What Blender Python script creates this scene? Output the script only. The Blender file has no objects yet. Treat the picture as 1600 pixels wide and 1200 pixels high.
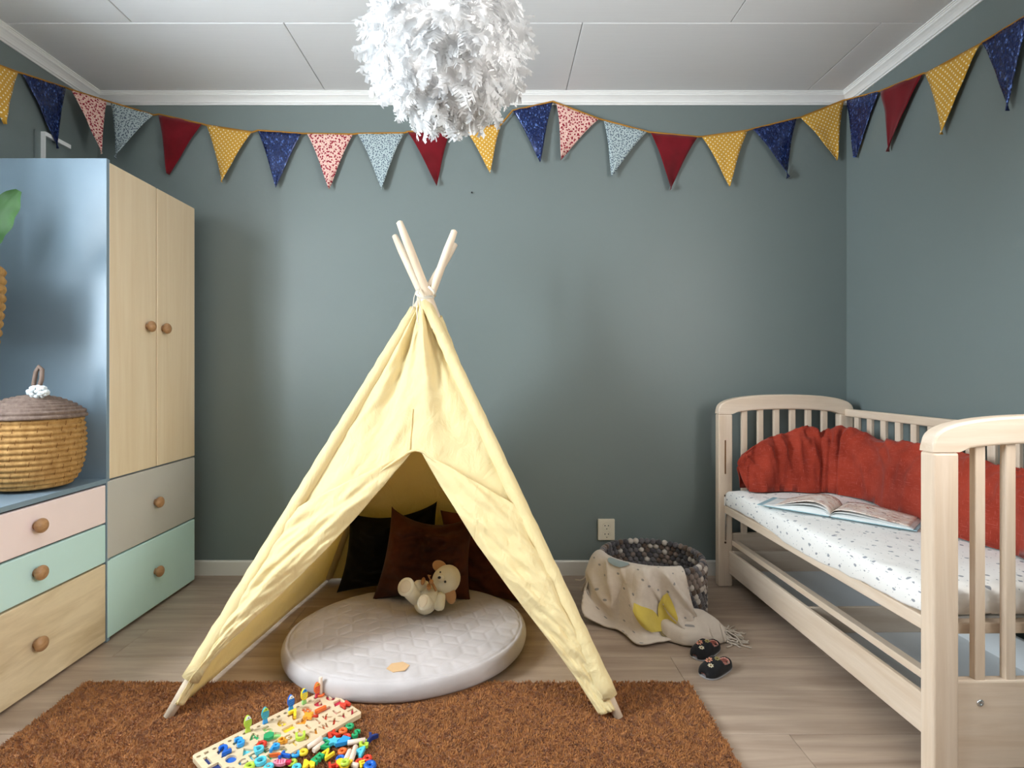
import bpy, bmesh, math, random
import numpy as np
from mathutils import Vector, Matrix, noise

random.seed(7)
rng = np.random.default_rng(11)
SC = bpy.context.scene
COL = SC.collection
PI = math.pi

# ------------------------------------------------------------------ camera
CAM = np.array([0.0, 0.0, 1.016])
F_PX, PU, PV = 853.0, 778.0, 582.0          # focal length and vanishing point in 1600x1200 pixels
cd = bpy.data.cameras.new('camera')
cam = bpy.data.objects.new('camera', cd)
COL.objects.link(cam)
cam.location = CAM
cam.rotation_euler = (PI / 2, 0, 0)
cd.sensor_width = 36.0
cd.lens = 36.0 * F_PX / 1600.0
cd.shift_x = (800 - PU) / 1600.0
cd.shift_y = -(600 - PV) / 1600.0
cd.clip_start = 0.02
SC.camera = cam

# ------------------------------------------------------------------ world, lights, exposure
W = bpy.data.worlds.new('sky')
SC.world = W
W.use_nodes = True
W.node_tree.nodes['Background'].inputs[0].default_value = (0.72, 0.83, 1.0, 1)
W.node_tree.nodes['Background'].inputs[1].default_value = 1.0


def area(name, loc, rot, sx, sy, power, col):
    l = bpy.data.lights.new(name, 'AREA')
    l.shape = 'RECTANGLE'
    l.size, l.size_y, l.energy, l.color = sx, sy, power, col
    o = bpy.data.objects.new(name, l)
    o.location, o.rotation_euler = loc, rot
    COL.objects.link(o)
    return o


# daylight through the window in the left wall; the right lamp is added fill
area('daylight_side', (-2.16, 0.865, 1.55), (0, -PI / 2, 0), 1.25, .84, 150, (0.82, 0.92, 1.0))
area('fill_right', (1.90, 0.3, 1.55), (0, PI / 2, 0), 1.25, 1.7, 66, (1.0, 0.965, 0.92))
SC.view_settings.view_transform = 'Standard'
SC.view_settings.look = 'None'
SC.view_settings.gamma = 1.0
SC.view_settings.exposure = 0.27
SC.view_settings.use_curve_mapping = False


# ------------------------------------------------------------------ helpers: points
def ray(u, v):
    return np.array([(u - PU) / F_PX, 1.0, -(v - PV) / F_PX])


def at(u, v, y):
    return CAM + ray(u, v) * y


def on_z(u, v, z):
    r = ray(u, v)
    return CAM + r * ((z - CAM[2]) / r[2])


def on_x(u, v, x):
    r = ray(u, v)
    return CAM + r * (x / r[0])


def on_plane(u, v, p0, n):
    r = ray(u, v)
    return CAM + r * (np.dot(p0 - CAM, n) / np.dot(r, n))


def nrm(a):
    a = np.asarray(a, float)
    return a / max(1e-9, np.linalg.norm(a))


def fbm(p, sc=1.0, oct=3):
    return noise.fractal(Vector((p[0] * sc, p[1] * sc, p[2] * sc)), 0.8, 2.0, oct)


# ------------------------------------------------------------------ helpers: objects
def root_of(o):
    while o.parent:
        o = o.parent
    return o


def mesh(name, V, F, m=None, smooth=False, uv=None):
    me = bpy.data.meshes.new(name)
    me.from_pydata([tuple(map(float, v)) for v in V], [], [tuple(map(int, f)) for f in F])
    if m:
        me.materials.append(m)
    if smooth:
        me.polygons.foreach_set('use_smooth', [True] * len(me.polygons))
    if uv is not None:
        l = me.uv_layers.new(name='UVMap')
        idx = np.empty(len(me.loops), int)
        me.loops.foreach_get('vertex_index', idx)
        l.data.foreach_set('uv', np.asarray(uv, float)[idx].ravel())
    me.update()
    return me


def tag(o, label=None, cat=None, group=None, kind=None):
    if label: o['label'] = label
    if cat: o['category'] = cat
    if group: o['group'] = group
    if kind: o['kind'] = kind
    return o


def add(name, VF, m, parent=None, local=False, smooth=False, uv=None, label=None, cat=None, group=None, kind=None,
        thick=None, subd=0, flat_angle=None):
    V, F = VF
    V = np.asarray(V, float)
    if parent is not None and not local:
        V = V - np.array(root_of(parent).location)
    me = mesh(name, V, F, m, smooth, uv)
    o = bpy.data.objects.new(name, me)
    COL.objects.link(o)
    if parent is not None:
        o.parent = parent
    if thick:
        md = o.modifiers.new('thickness', 'SOLIDIFY')
        md.thickness, md.offset = thick, 0
    if subd:
        md = o.modifiers.new('smooth', 'SUBSURF')
        md.levels = md.render_levels = subd
    if flat_angle and smooth:
        try:
            me.set_sharp_from_angle(angle=flat_angle)
        except Exception:
            pass
    return tag(o, label, cat, group, kind)


def solid(name, VF, m, base, label, cat, group=None, **k):
    """a thing that is one mesh, with its origin at its base"""
    V, F = VF
    o = add(name, (np.asarray(V, float) - np.array(base), F), m, **k)
    o.location = base
    return tag(o, label, cat, group)


def thing(name, label, cat, loc=(0, 0, 0), rz=0, group=None):
    o = bpy.data.objects.new(name, None)
    COL.objects.link(o)
    o.empty_display_size = 0.05
    o.location = loc
    o.rotation_euler = (0, 0, rz)
    return tag(o, label, cat, group)


def copy_part(o, loc, parent):
    c = o.copy()
    COL.objects.link(c)
    c.parent = parent
    c.location = loc
    return c


def join(parts):
    VV, FF, n = [], [], 0
    for V, F in parts:
        V = np.asarray(V, float)
        VV.append(V)
        FF += [tuple(i + n for i in f) for f in F]
        n += len(V)
    return np.vstack(VV), FF


def bm_out(bm):
    bm.normal_update()
    V = [tuple(v.co) for v in bm.verts]
    bm.verts.index_update()
    F = [tuple(v.index for v in f.verts) for f in bm.faces]
    bm.free()
    return V, F


def box(x0, x1, y0, y1, z0, z1, bev=0.0, seg=2):
    bm = bmesh.new()
    bmesh.ops.create_cube(bm, size=1.0)
    for v in bm.verts:
        v.co = Vector((x0 + (v.co.x + .5) * (x1 - x0), y0 + (v.co.y + .5) * (y1 - y0), z0 + (v.co.z + .5) * (z1 - z0)))
    if bev > 0:
        bmesh.ops.bevel(bm, geom=list(bm.edges), offset=bev, segments=seg, affect='EDGES', profile=0.5)
    return bm_out(bm)


def tube(P, r, n=8, cap=True, closed=False):
    P = np.asarray(P, float)
    k = len(P)
    R = np.full(k, r) if np.isscalar(r) else np.asarray(r, float)
    T = np.zeros_like(P)
    if closed:
        T = np.roll(P, -1, 0) - np.roll(P, 1, 0)
    else:
        T[1:-1] = P[2:] - P[:-2]
        T[0], T[-1] = P[1] - P[0], P[-1] - P[-2]
    T /= np.maximum(np.linalg.norm(T, axis=1, keepdims=True), 1e-9)
    a = np.array([0, 0, 1.0]) if abs(T[0][2]) < .9 else np.array([1.0, 0, 0])
    N = nrm(np.cross(T[0], a))
    V = []
    for i in range(k):
        N = nrm(N - T[i] * np.dot(N, T[i]))
        B = np.cross(T[i], N)
        for j in range(n):
            t = 2 * PI * j / n
            V.append(P[i] + R[i] * (math.cos(t) * N + math.sin(t) * B))
    F = []
    for i in range(k if closed else k - 1):
        for j in range(n):
            i2 = (i + 1) % k
            F.append((i * n + j, i * n + (j + 1) % n, i2 * n + (j + 1) % n, i2 * n + j))
    if cap and not closed:
        F.append(tuple(range(n))[::-1])
        F.append(tuple((k - 1) * n + j for j in range(n)))
    return np.array(V), F


def lathe(prof, n=32, c=(0, 0, 0)):
    V, F = [], []
    for r, z in prof:
        for j in range(n):
            t = 2 * PI * j / n
            V.append((c[0] + r * math.cos(t), c[1] + r * math.sin(t), c[2] + z))
    for i in range(len(prof) - 1):
        for j in range(n):
            F.append((i * n + j, i * n + (j + 1) % n, (i + 1) * n + (j + 1) % n, (i + 1) * n + j))
    return np.array(V), F


def turn_x(VF):                       # lathe axis z -> +x
    V, F = VF
    V = np.asarray(V)
    return np.stack([V[:, 2], V[:, 0], V[:, 1]], 1), F


def gridf(nu, nv, wrap=False):
    F = []
    for i in range(nu - 1):
        for j in range(nv if wrap else nv - 1):
            F.append((i * nv + j, i * nv + (j + 1) % nv, (i + 1) * nv + (j + 1) % nv, (i + 1) * nv + j))
    return F


def surf(fn, nu, nv, wrap=False):
    V = [fn(i / (nu - 1), j / (nv if wrap else nv - 1)) for i in range(nu) for j in range(nv)]
    return np.array(V, float), gridf(nu, nv, wrap)


def ell(c, r, R=None, nu=14, nv=20):
    """ellipsoid: centre, radii, optional 3x3 whose columns are the axes"""
    V = []
    for i in range(nu + 1):
        p = PI * i / nu
        for j in range(nv):
            t = 2 * PI * j / nv
            V.append((r[0] * math.sin(p) * math.cos(t), r[1] * math.sin(p) * math.sin(t), r[2] * math.cos(p)))
    V = np.array(V)
    if R is not None:
        V = V @ np.asarray(R).T
    return V + np.asarray(c), gridf(nu + 1, nv, True)


def axes(z, up=(0, 0, 1)):
    """3x3 with columns x, y, z; z along the given direction"""
    z = nrm(z)
    x = np.cross(up, z)
    x = nrm(x) if np.linalg.norm(x) > 1e-6 else np.array([1.0, 0, 0])
    return np.stack([x, np.cross(z, x), z], 1)


def poly_interp(P, t):
    P = np.asarray(P, float)
    d = np.r_[0, np.cumsum(np.linalg.norm(np.diff(P, axis=0), axis=1))]
    d /= d[-1]
    return np.array([np.interp(t, d, P[:, k]) for k in range(P.shape[1])])


# ------------------------------------------------------------------ helpers: 2-D outlines and lettering
def curve_mesh(polys, thick, bevel=0.0):
    c = bpy.data.curves.new('outline', 'CURVE')
    c.dimensions, c.fill_mode = '2D', 'BOTH'
    c.extrude = max(0, thick / 2 - bevel)
    c.bevel_depth, c.bevel_resolution = bevel, 1
    c.offset = -bevel
    for p in polys:
        s = c.splines.new('POLY')
        s.points.add(len(p) - 1)
        for k, q in enumerate(p):
            s.points[k].co = (q[0], q[1], 0, 1)
        s.use_cyclic_u = True
    o = bpy.data.objects.new('outline', c)
    me = o.to_mesh()
    V = np.array([v.co[:] for v in me.vertices])
    F = [tuple(p.vertices) for p in me.polygons]
    o.to_mesh_clear()
    bpy.data.objects.remove(o)
    bpy.data.curves.remove(c)
    return V, F


_gl = {}


def glyph(ch, fat=0.02):
    """outlines of a character, 1 unit tall, centred"""
    if (ch, fat) in _gl:
        return _gl[(ch, fat)]
    c = bpy.data.curves.new('glyph', 'FONT')
    c.body = ch
    c.resolution_u = 3
    c.offset = fat
    o = bpy.data.objects.new('glyph', c)
    me = o.to_mesh()
    V = np.array([v.co[:2] for v in me.vertices])
    cnt = {}
    for p in me.polygons:
        vs = list(p.vertices)
        for a, b in zip(vs, vs[1:] + vs[:1]):
            a2, b2 = tuple(np.round(V[a], 5)), tuple(np.round(V[b], 5))
            cnt[(a2, b2)] = 1
    nxt = {a: b for (a, b) in cnt if (b, a) not in cnt}
    loops = []
    while nxt:
        a = next(iter(nxt))
        L = []
        while a in nxt:
            L.append(a)
            a = nxt.pop(a)
        if len(L) > 2:
            loops.append(np.array(L))
    o.to_mesh_clear()
    bpy.data.objects.remove(o)
    bpy.data.curves.remove(c)
    A = np.vstack(loops)
    lo, hi = A.min(0), A.max(0)
    s = 1.0 / (hi[1] - lo[1])
    loops = [(L - (lo + hi) / 2) * s for L in loops]
    _gl[(ch, fat)] = loops
    return loops


def ring_poly(r, n=18, sx=1.0):
    return np.array([(r * sx * math.cos(2 * PI * k / n), r * math.sin(2 * PI * k / n)) for k in range(n)])


def star_poly(r, r2, n=5):
    return np.array([((r if k % 2 == 0 else r2) * math.sin(PI * k / n), (r if k % 2 == 0 else r2) * math.cos(PI * k / n)) for k in range(2 * n)])


# ------------------------------------------------------------------ helpers: materials
def srgb(r, g, b):
    f = lambda c: (c / 255 / 12.92) if c / 255 <= .04045 else ((c / 255 + .055) / 1.055) ** 2.4
    return (f(r), f(g), f(b))


class NT:
    def __init__(s, name):
        s.m = bpy.data.materials.new(name)
        s.m.use_nodes = True
        s.t = s.m.node_tree
        s.b = s.t.nodes['Principled BSDF']
        s.out = s.t.nodes['Material Output']

    def n(s, typ, **k):
        x = s.t.nodes.new(typ)
        for a, v in k.items():
            setattr(x, a, v)
        return x

    def l(s, a, b):
        s.t.links.new(a, b)

    def setv(s, sock, v):
        if hasattr(v, 'is_output'):
            s.l(v, sock)
        elif isinstance(v, (tuple, list)) and len(v) == 3 and sock.type == 'RGBA':
            sock.default_value = (*v, 1)
        else:
            sock.default_value = v

    def math(s, op, a, b=0.0, c=0.0):
        x = s.n('ShaderNodeMath', operation=op)
        for k, v in enumerate((a, b, c)):
            if k < len(x.inputs): s.setv(x.inputs[k], v)
        return x.outputs[0]

    def mix(s, f, a, b, blend='MIX'):
        x = s.n('ShaderNodeMix', data_type='RGBA', blend_type=blend)
        s.setv(x.inputs[0], f); s.setv(x.inputs[6], a); s.setv(x.inputs[7], b)
        return x.outputs[2]

    def ramp(s, f, stops):
        x = s.n('ShaderNodeValToRGB')
        e = x.color_ramp.elements
        while len(e) < len(stops): e.new(0.5)
        for q, (p, c) in zip(e, stops):
            q.position = p
            q.color = (*c, 1) if isinstance(c, tuple) else (c, c, c, 1)
        s.l(f, x.inputs[0])
        return x.outputs[0]

    def coord(s, which='Object', scale=(1, 1, 1), rand=0.0, rot=(0, 0, 0)):
        tc = s.n('ShaderNodeTexCoord')
        mp = s.n('ShaderNodeMapping')
        mp.inputs['Scale'].default_value = scale
        mp.inputs['Rotation'].default_value = rot
        s.l(tc.outputs[which], mp.inputs['Vector'])
        if rand:
            oi = s.n('ShaderNodeObjectInfo')
            v = s.n('ShaderNodeVectorMath', operation='SCALE')
            v.inputs[0].default_value = (rand, rand * .73, rand * .41)
            s.l(oi.outputs['Random'], v.inputs['Scale'])
            s.l(v.outputs[0], mp.inputs['Location'])
        return mp.outputs[0]

    def noise(s, vec, scale=5, detail=3, rough=.5, dist=0.0):
        x = s.n('ShaderNodeTexNoise')
        s.l(vec, x.inputs['Vector'])
        x.inputs['Scale'].default_value = scale
        x.inputs['Detail'].default_value = detail
        x.inputs['Roughness'].default_value = rough
        x.inputs['Distortion'].default_value = dist
        return x.outputs['Fac']

    def bump(s, h, strength=.3, dist=.005, prev=None):
        x = s.n('ShaderNodeBump')
        x.inputs['Strength'].default_value = strength
        x.inputs['Distance'].default_value = dist
        s.l(h, x.inputs['Height'])
        if prev is not None: s.l(prev, x.inputs['Normal'])
        s.l(x.outputs[0], s.b.inputs['Normal'])
        return x.outputs[0]

    def base(s, c, rough=.6, spec=.4, metal=0.0, sheen=0.0):
        s.setv(s.b.inputs['Base Color'], c)
        s.setv(s.b.inputs['Roughness'], rough)
        s.b.inputs['Specular IOR Level'].default_value = spec
        s.b.inputs['Metallic'].default_value = metal
        s.b.inputs['Sheen Weight'].default_value = sheen
        return s

    def translucent(s, fac, col):
        tr = s.n('ShaderNodeBsdfTranslucent')
        s.setv(tr.inputs[0], col)
        mx = s.n('ShaderNodeMixShader')
        mx.inputs[0].default_value = fac
        s.l(s.b.outputs[0], mx.inputs[1])
        s.l(tr.outputs[0], mx.inputs[2])
        s.l(mx.outputs[0], s.out.inputs[0])
        return s


def plain(name, col, rough=.55, spec=.4, metal=0.0, var=0.08, vs=8.0, bump=0.0, bs=60.0, sheen=0.0, rand=3.0):
    t = NT(name)
    v = t.coord('Object', rand=rand)
    n1 = t.noise(v, vs, 4)
    d = tuple(c * (1 - var * 2) for c in col)
    h = tuple(min(1, c * (1 + var)) for c in col)
    t.base(t.ramp(n1, [(.3, d), (.7, h)]), rough, spec, metal, sheen)
    if bump:
        t.bump(t.noise(v, bs, 3), bump, .002)
    return t.m


def wood(name, lo, hi, stretch, scale=6.0, rough=.45, contrast=(.3, .7), fine=0.12, spec=.4, rand=9.0, knots=True):
    """grain stretched along the axis whose stretch value is small"""
    t = NT(name)
    v = t.coord('Object', stretch, rand)
    w = t.noise(v, scale, 5, .55, 1.2)
    f = t.noise(v, scale * 9, 3, .6)
    c = t.ramp(w, [(contrast[0], lo), (contrast[1], hi)])
    c = t.mix(t.math('MULTIPLY', f, fine), c, tuple(x * .45 for x in lo))
    oi = t.n('ShaderNodeObjectInfo')
    c = t.mix(t.math('MULTIPLY', oi.outputs['Random'], .12), c, tuple(x * .6 for x in lo))
    t.base(c, rough, spec)
    t.bump(f, .08, .001)
    return t.m


def fabric(name, col, col2=None, rough=.9, weave=900.0, var=.15, sheen=.2, bump=.25, vs=12.0, streak=0.0, trans=0.0, tcol=None):
    t = NT(name)
    v = t.coord('Object')
    n1 = t.noise(v, vs, 4)
    c = t.ramp(n1, [(.3, tuple(x * (1 - var) for x in col)), (.7, col2 or tuple(min(1, x * (1 + var)) for x in col))])
    if streak:
        s1 = t.noise(t.coord('Object', (420, 420, 40)), 1.0, 2)
        s2 = t.noise(t.coord('Object', (30, 30, 420)), 1.0, 2)
        s = t.math('MAXIMUM', t.ramp(s1, [(.62, 0.0), (.78, 1.0)]), t.ramp(s2, [(.62, 0.0), (.78, 1.0)]))
        c = t.mix(t.math('MULTIPLY', s, streak), c, tuple(min(1, x * 1.6 + .08) for x in col))
    t.base(c, rough, .15, 0, sheen)
    t.bump(t.noise(v, weave, 2), bump, .0008)
    if trans:
        t.translucent(trans, tcol or col)
    return t.m
# ------------------------------------------------------------------ materials of the room and furniture
WALLC = srgb(115, 125, 123)
t = NT('teal_grey_wall_paint')
v = t.coord('Object')
t.base(t.mix(t.noise(v, 1.3, 3), tuple(c * .95 for c in WALLC), tuple(c * 1.05 for c in WALLC)), .42, .45)
t.bump(t.noise(v, 38, 5, .6), .12, .004)
m_wall = t.m
m_white = plain('white_paint', srgb(240, 239, 236), .4, .4, var=.01)
m_skirt = plain('skirting_paint', srgb(222, 218, 210), .45, .4, var=.01)
t = NT('ceiling_board_paint')
v = t.coord('Object', (2, 90, 40), rand=4)
t.base(t.mix(t.noise(v, 2, 3), srgb(216, 216, 216), srgb(223, 223, 223)), .5, .3)
m_ceil = t.m
m_groove = plain('dark_joint', srgb(66, 62, 58), .9, .1)
m_floor = wood('oak_laminate', srgb(152, 130, 112), srgb(198, 176, 155), (1.1, 14, 14), 1.0, .38, (.28, .75), .3, .45, rand=17)
m_birch = wood('pale_birch_foil', srgb(230, 206, 170), srgb(240, 220, 188), (22, 22, 1.0), 1.0, .42, (.3, .7), .12, .4)
m_ash = wood('ash_foil', srgb(212, 188, 150), srgb(242, 222, 188), (20, 2.2, 13), 1.0, .42, (.32, .62), .2, .4)
m_knob = wood('oiled_oak_knob', srgb(166, 122, 82), srgb(200, 156, 112), (4, 30, 60), 1.0, .4, (.3, .7), .3, .4)
m_frame = plain('grey_foil_daylight_blue', srgb(126, 146, 160), .32, .5, var=.02)  # grey foil; the blue cast of the daylight is put into its colour
m_edge = plain('grey_green_cabinet_edge', srgb(112, 118, 112), .5, .4, var=.02)
m_pink = plain('pale_pink_foil', srgb(248, 228, 226), .45, .4, var=.01)
m_mint = plain('mint_foil', srgb(202, 234, 231), .45, .4, var=.01)
m_grey = plain('warm_grey_foil', srgb(196, 192, 184), .45, .4, var=.01)
m_dark = plain('dark_gap', (.02, .02, .02), .9, .1)
m_beech = wood('pale_beech', srgb(222, 198, 172), srgb(238, 219, 198), (24, 24, 1.6), 1.0, .4, (.3, .7), .2, .45, rand=5)
m_beech_y = wood('pale_beech_long', srgb(222, 198, 172), srgb(238, 219, 198), (24, 1.6, 24), 1.0, .4, (.3, .7), .2, .45, rand=5)
m_beech_x = wood('pale_beech_cross', srgb(222, 198, 172), srgb(238, 219, 198), (1.6, 24, 24), 1.0, .4, (.3, .7), .2, .45, rand=5)
m_hard = plain('white_hardboard', srgb(226, 228, 228), .5, .3, var=.01)
m_chrome = plain('steel', (.6, .6, .6), .25, .5, 1.0, var=.01)
m_black = plain('black_plastic', (.012, .012, .012), .4, .5)

# ------------------------------------------------------------------ room shell
XL, XR, YB, YF, ZC = -2.01, 1.751, 2.742, -1.75, 2.41


def structure(name, VF, m, **k):
    return add(name, VF, m, kind='structure', **k)


sub = structure('floor', box(XL - .1, XR + .1, YF - .1, YB + .1, -.08, -.004), m_groove)
me_plank = mesh('plank', *box(-.6395, .6395, -.10345, .10345, -.0038, 0, .0008, 1), m_floor)
PW = .2085
k0 = -16
starts = {0: .818, 1: .08, 2: .616, 3: -.10, 4: .45, 5: .85}
for k in range(k0, 7):
    y0 = 1.534 + (k - 1) * PW
    if y0 + PW < YF or y0 > YB: continue
    s = starts.get(k, (k * .437) % 1.28)
    for j in range(-3, 3):
        x0 = s + j * 1.28
        a, b = max(x0, XL), min(x0 + 1.28, XR)
        if b - a < .03: continue
        yb = min(y0 + PW, YB)
        if b - a < 1.279 or yb < y0 + PW - 1e-6:
            w, d = (b - a) / 2 - .0005, (yb - y0) / 2 - .0007
            me = mesh('plank', *box(-w, w, -d, d, -.0038, 0, .0008, 1), m_floor)
        else:
            me = me_plank
        o = bpy.data.objects.new('plank', me)
        COL.objects.link(o)
        o.parent = sub
        o.location = ((a + b) / 2, (y0 + yb) / 2, 0)

structure('wall_back', box(XL - .1, XR + .1, YB, YB + .1, -.004, ZC + .05), m_wall)
WY0, WY1, WZ0, WZ1 = .44, 1.29, .95, 2.15
structure('wall_left', join([box(XL - .1, XL, YF - .1, WY0, -.004, ZC + .05), box(XL - .1, XL, WY1, YB, -.004, ZC + .05),
                             box(XL - .1, XL, WY0, WY1, -.004, WZ0), box(XL - .1, XL, WY0, WY1, WZ1, ZC + .05)]), m_wall)
RY_0, RY_1 = -.52, 1.12
structure('wall_right', join([box(XR, XR + .1, YF - .1, RY_0, -.004, ZC + .05), box(XR, XR + .1, RY_1, YB, -.004, ZC + .05),
                              box(XR, XR + .1, RY_0, RY_1, -.004, WZ0), box(XR, XR + .1, RY_0, RY_1, WZ1, ZC + .05)]), m_wall)
structure('wall_front', box(XL, XR, YF - .1, YF, -.004, ZC + .05), m_wall)

# out of frame: left window for daylight, right window added to house fill light
t = NT('window_glass')
tb = t.n('ShaderNodeBsdfTransparent')
gb = t.n('ShaderNodeBsdfGlossy')
gb.inputs['Roughness'].default_value = .02
mx = t.n('ShaderNodeMixShader')
mx.inputs[0].default_value = .05
t.l(tb.outputs[0], mx.inputs[1]); t.l(gb.outputs[0], mx.inputs[2]); t.l(mx.outputs[0], t.out.inputs[0])
m_glass = t.m
w1 = structure('window_1', join([box(XL - .08, XL + .015, WY0, WY0 + .05, WZ0, WZ1), box(XL - .08, XL + .015, WY1 - .05, WY1, WZ0, WZ1),
                                 box(XL - .08, XL + .015, WY0 + .05, WY1 - .05, WZ1 - .05, WZ1), box(XL - .08, XL + .015, WY0 + .05, WY1 - .05, WZ0, WZ0 + .05),
                                 box(XL - .07, XL, .845, .885, WZ0 + .05, WZ1 - .05)]), m_white)
add('window_pane', box(XL - .05, XL - .046, WY0 + .04, WY1 - .04, WZ0 + .04, WZ1 - .04), m_glass, w1)
add('window_sill', box(XL, XL + .14, WY0 - .04, WY1 + .04, WZ0 - .03, WZ0, .004), m_white, w1)
w2 = structure('fill_window', join([box(XR - .015, XR + .08, RY_0, RY_0 + .05, WZ0, WZ1), box(XR - .015, XR + .08, RY_1 - .05, RY_1, WZ0, WZ1),
                                 box(XR - .015, XR + .08, RY_0 + .05, RY_1 - .05, WZ1 - .05, WZ1), box(XR - .015, XR + .08, RY_0 + .05, RY_1 - .05, WZ0, WZ0 + .05),
                                 box(XR, XR + .07, .275, .325, WZ0 + .05, WZ1 - .05)]), m_white)
add('window_pane', box(XR + .046, XR + .05, RY_0 + .04, RY_1 - .04, WZ0 + .04, WZ1 - .04), m_glass, w2)
add('window_sill', box(XR - .14, XR, RY_0 - .04, RY_1 + .04, WZ0 - .03, WZ0, .004), m_white, w2)

# ceiling: long boards 1.2 m with fine joints
ceil = structure('ceiling', box(XL - .1, XR + .1, YF - .1, YB + .1, ZC + .010, ZC + .06), m_groove)
rows = [2.742 + .034]
y = 2.178
while y > YF:
    rows.append(y); y -= .598
rows.append(YF)
offs = [-.855, -1.458]
for r in range(len(rows) - 1):
    ya, yb = rows[r + 1], min(rows[r], YB)
    for j in range(-3, 5):
        xa = offs[r % 2] + 1.193 * j
        a, b = max(xa, XL), min(xa + 1.193, XR)
        if b - a < .02: continue
        add('ceiling_panel', box(a + .0012, b - .0012, ya + .0016, yb - .0016, ZC, ZC + .012, .0024, 1), m_ceil, ceil, local=True)

# crown moulding: cove profile, and skirting boards
CR = [(0, 0), (.005, 0), (.007, .006), (.012, .008), (.014, .014), (.020, .022), (.029, .030), (.036, .034), (.038, .040), (.041, .042), (.041, .047),
      (.046, .047), (.046, .052), (0, .052)]


def moulding(name, prof, p0, p1, inward, z0, m):
    V, F, n = [], [], len(prof)
    for p, sg in ((p0, 1), (p1, -1)):
        along = nrm(np.array(p1) - np.array(p0))
        for d, z in prof:
            q = np.array(p) + np.array(inward) * d + along * sg * d
            V.append((q[0], q[1], z0 + z))
    F = [(i, (i + 1) % n, n + (i + 1) % n, n + i) for i in range(n)]
    F += [tuple(range(n))[::-1], tuple(range(n, 2 * n))]
    structure(name, (V, F), m)


moulding('trim_1', CR, (XL, YB, 0), (XR, YB, 0), (0, -1, 0), ZC - .052, m_white)
moulding('trim_2', CR, (XL, YF, 0), (XL, YB, 0), (1, 0, 0), ZC - .052, m_white)
moulding('trim_3', CR, (XR, YB, 0), (XR, YF, 0), (-1, 0, 0), ZC - .052, m_white)
SK = [(0, 0), (.012, 0), (.012, .068), (.008, .074), (0, .074)]
moulding('baseboard_back', SK, (XL, YB, 0), (XR, YB, 0), (0, -1, 0), 0, m_skirt)
moulding('baseboard_right', SK, (XR, YB, 0), (XR, YF, 0), (-1, 0, 0), 0, m_skirt)
moulding('baseboard_left', SK, (XL, YF, 0), (XL, YB, 0), (1, 0, 0), 0, m_skirt)

# ------------------------------------------------------------------ wardrobe and chest
WX = -1.471                                   # front plane
Y1, Y2, Y0 = 2.053, 2.653, 1.452


def knob(parent, y, z, r=.0235):
    prof = [(0, 0), (.013, 0), (.011, .002), (.0105, .005), (.014, .007)]
    prof += [(r * math.sin(a) if a < PI - .01 else 0, .0195 - .0145 * math.cos(a)) for a in np.linspace(.65, PI, 14)]
    V, F = turn_x(lathe(prof, 24))
    add('knob', (V + np.array([WX, y, z]), F), m_knob, parent, smooth=True, label='round oak knob')


def front(name, parent, y0, y1, z0, z1, m, label, kn):
    d = add(name, box(WX - .018, WX, y0 + .0035, y1 - .0035, z0, z1, .004, 3), m, parent, label=label)
    for (ky, kz) in kn: knob(d, ky, kz)
    return d


w = thing('wardrobe', 'tall grey wardrobe tinted daylight blue, with two pale wood doors above a grey and a mint drawer', 'wardrobe', (-1.74, 2.353, 0))
xb, xf = -1.985, WX - .020
add('side_panel', box(xb, WX - .001, Y1, Y1 + .018, 0, 1.822, .001, 1), m_frame, w)
add('side_panel', box(xb, xf, Y2 - .018, Y2, 0, 1.815, .001, 1), m_frame, w)
add('top_panel', box(xb, xf, Y1 + .018, Y2 - .018, 1.797, 1.815), m_frame, w)
add('back_panel', box(xb, xb + .006, Y1 + .018, Y2 - .018, .01, 1.797), m_frame, w)
add('bottom_panel', box(xb + .006, xf, Y1 + .018, Y2 - .018, .0, .03), m_dark, w)
add('shelf', box(xb + .006, xf, Y1 + .018, Y2 - .018, .598, .616), m_frame, w)
ym = (Y1 + Y2) / 2 + .002
front('door', w, Y1 + .010, ym, .612, 1.812, m_birch, 'pale birch door', [(2.290, 1.209)])
front('door', w, ym, Y2, .612, 1.812, m_birch, 'pale birch door', [(2.397, 1.209)])
front('drawer', w, Y1, Y2, .312, .606, m_grey, 'warm grey drawer', [(2.345, .459)])
front('drawer', w, Y1, Y2, .012, .306, m_mint, 'mint green drawer', [(2.345, .162)])

c = thing('chest_of_drawers', 'low chest with pink, mint and ash wood drawers beside the wardrobe', 'chest of drawers', (-1.74, 1.752, 0))
add('side_panel', box(xb, xf, Y0, Y0 + .018, 0, .600), m_frame, c)
add('side_panel', box(xb, xf, Y1 - .019, Y1 - .001, 0, .600), m_frame, c)
add('back_panel', box(xb, xb + .006, Y0 + .018, Y1 - .019, .01, .6), m_frame, c)
add('bottom_panel', box(xb + .006, xf, Y0 + .018, Y1 - .019, 0, .03), m_dark, c)
add('worktop', box(xb, WX, Y0 - .002, Y1 - .0008, .600, .617, .001, 1), m_frame, c, label='grey top tinted daylight blue')
front('drawer', c, Y0, Y1 - .001, .452, .594, m_pink, 'pale pink drawer', [(1.737, .529)])
front('drawer', c, Y0, Y1 - .001, .304, .446, m_mint, 'mint green drawer', [(1.737, .379)])
front('drawer', c, Y0, Y1 - .001, .008, .298, m_ash, 'ash wood drawer with bold grain', [(1.737, .153)])

# ------------------------------------------------------------------ crib (turned a little against the wall)
CRIB_RZ = math.radians(1.15)
CW, CL = .65, 1.285
crib = thing('crib', 'pale beech toddler crib with slatted ends and one open side', 'crib', (1.072, 1.345, 0), CRIB_RZ)


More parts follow.
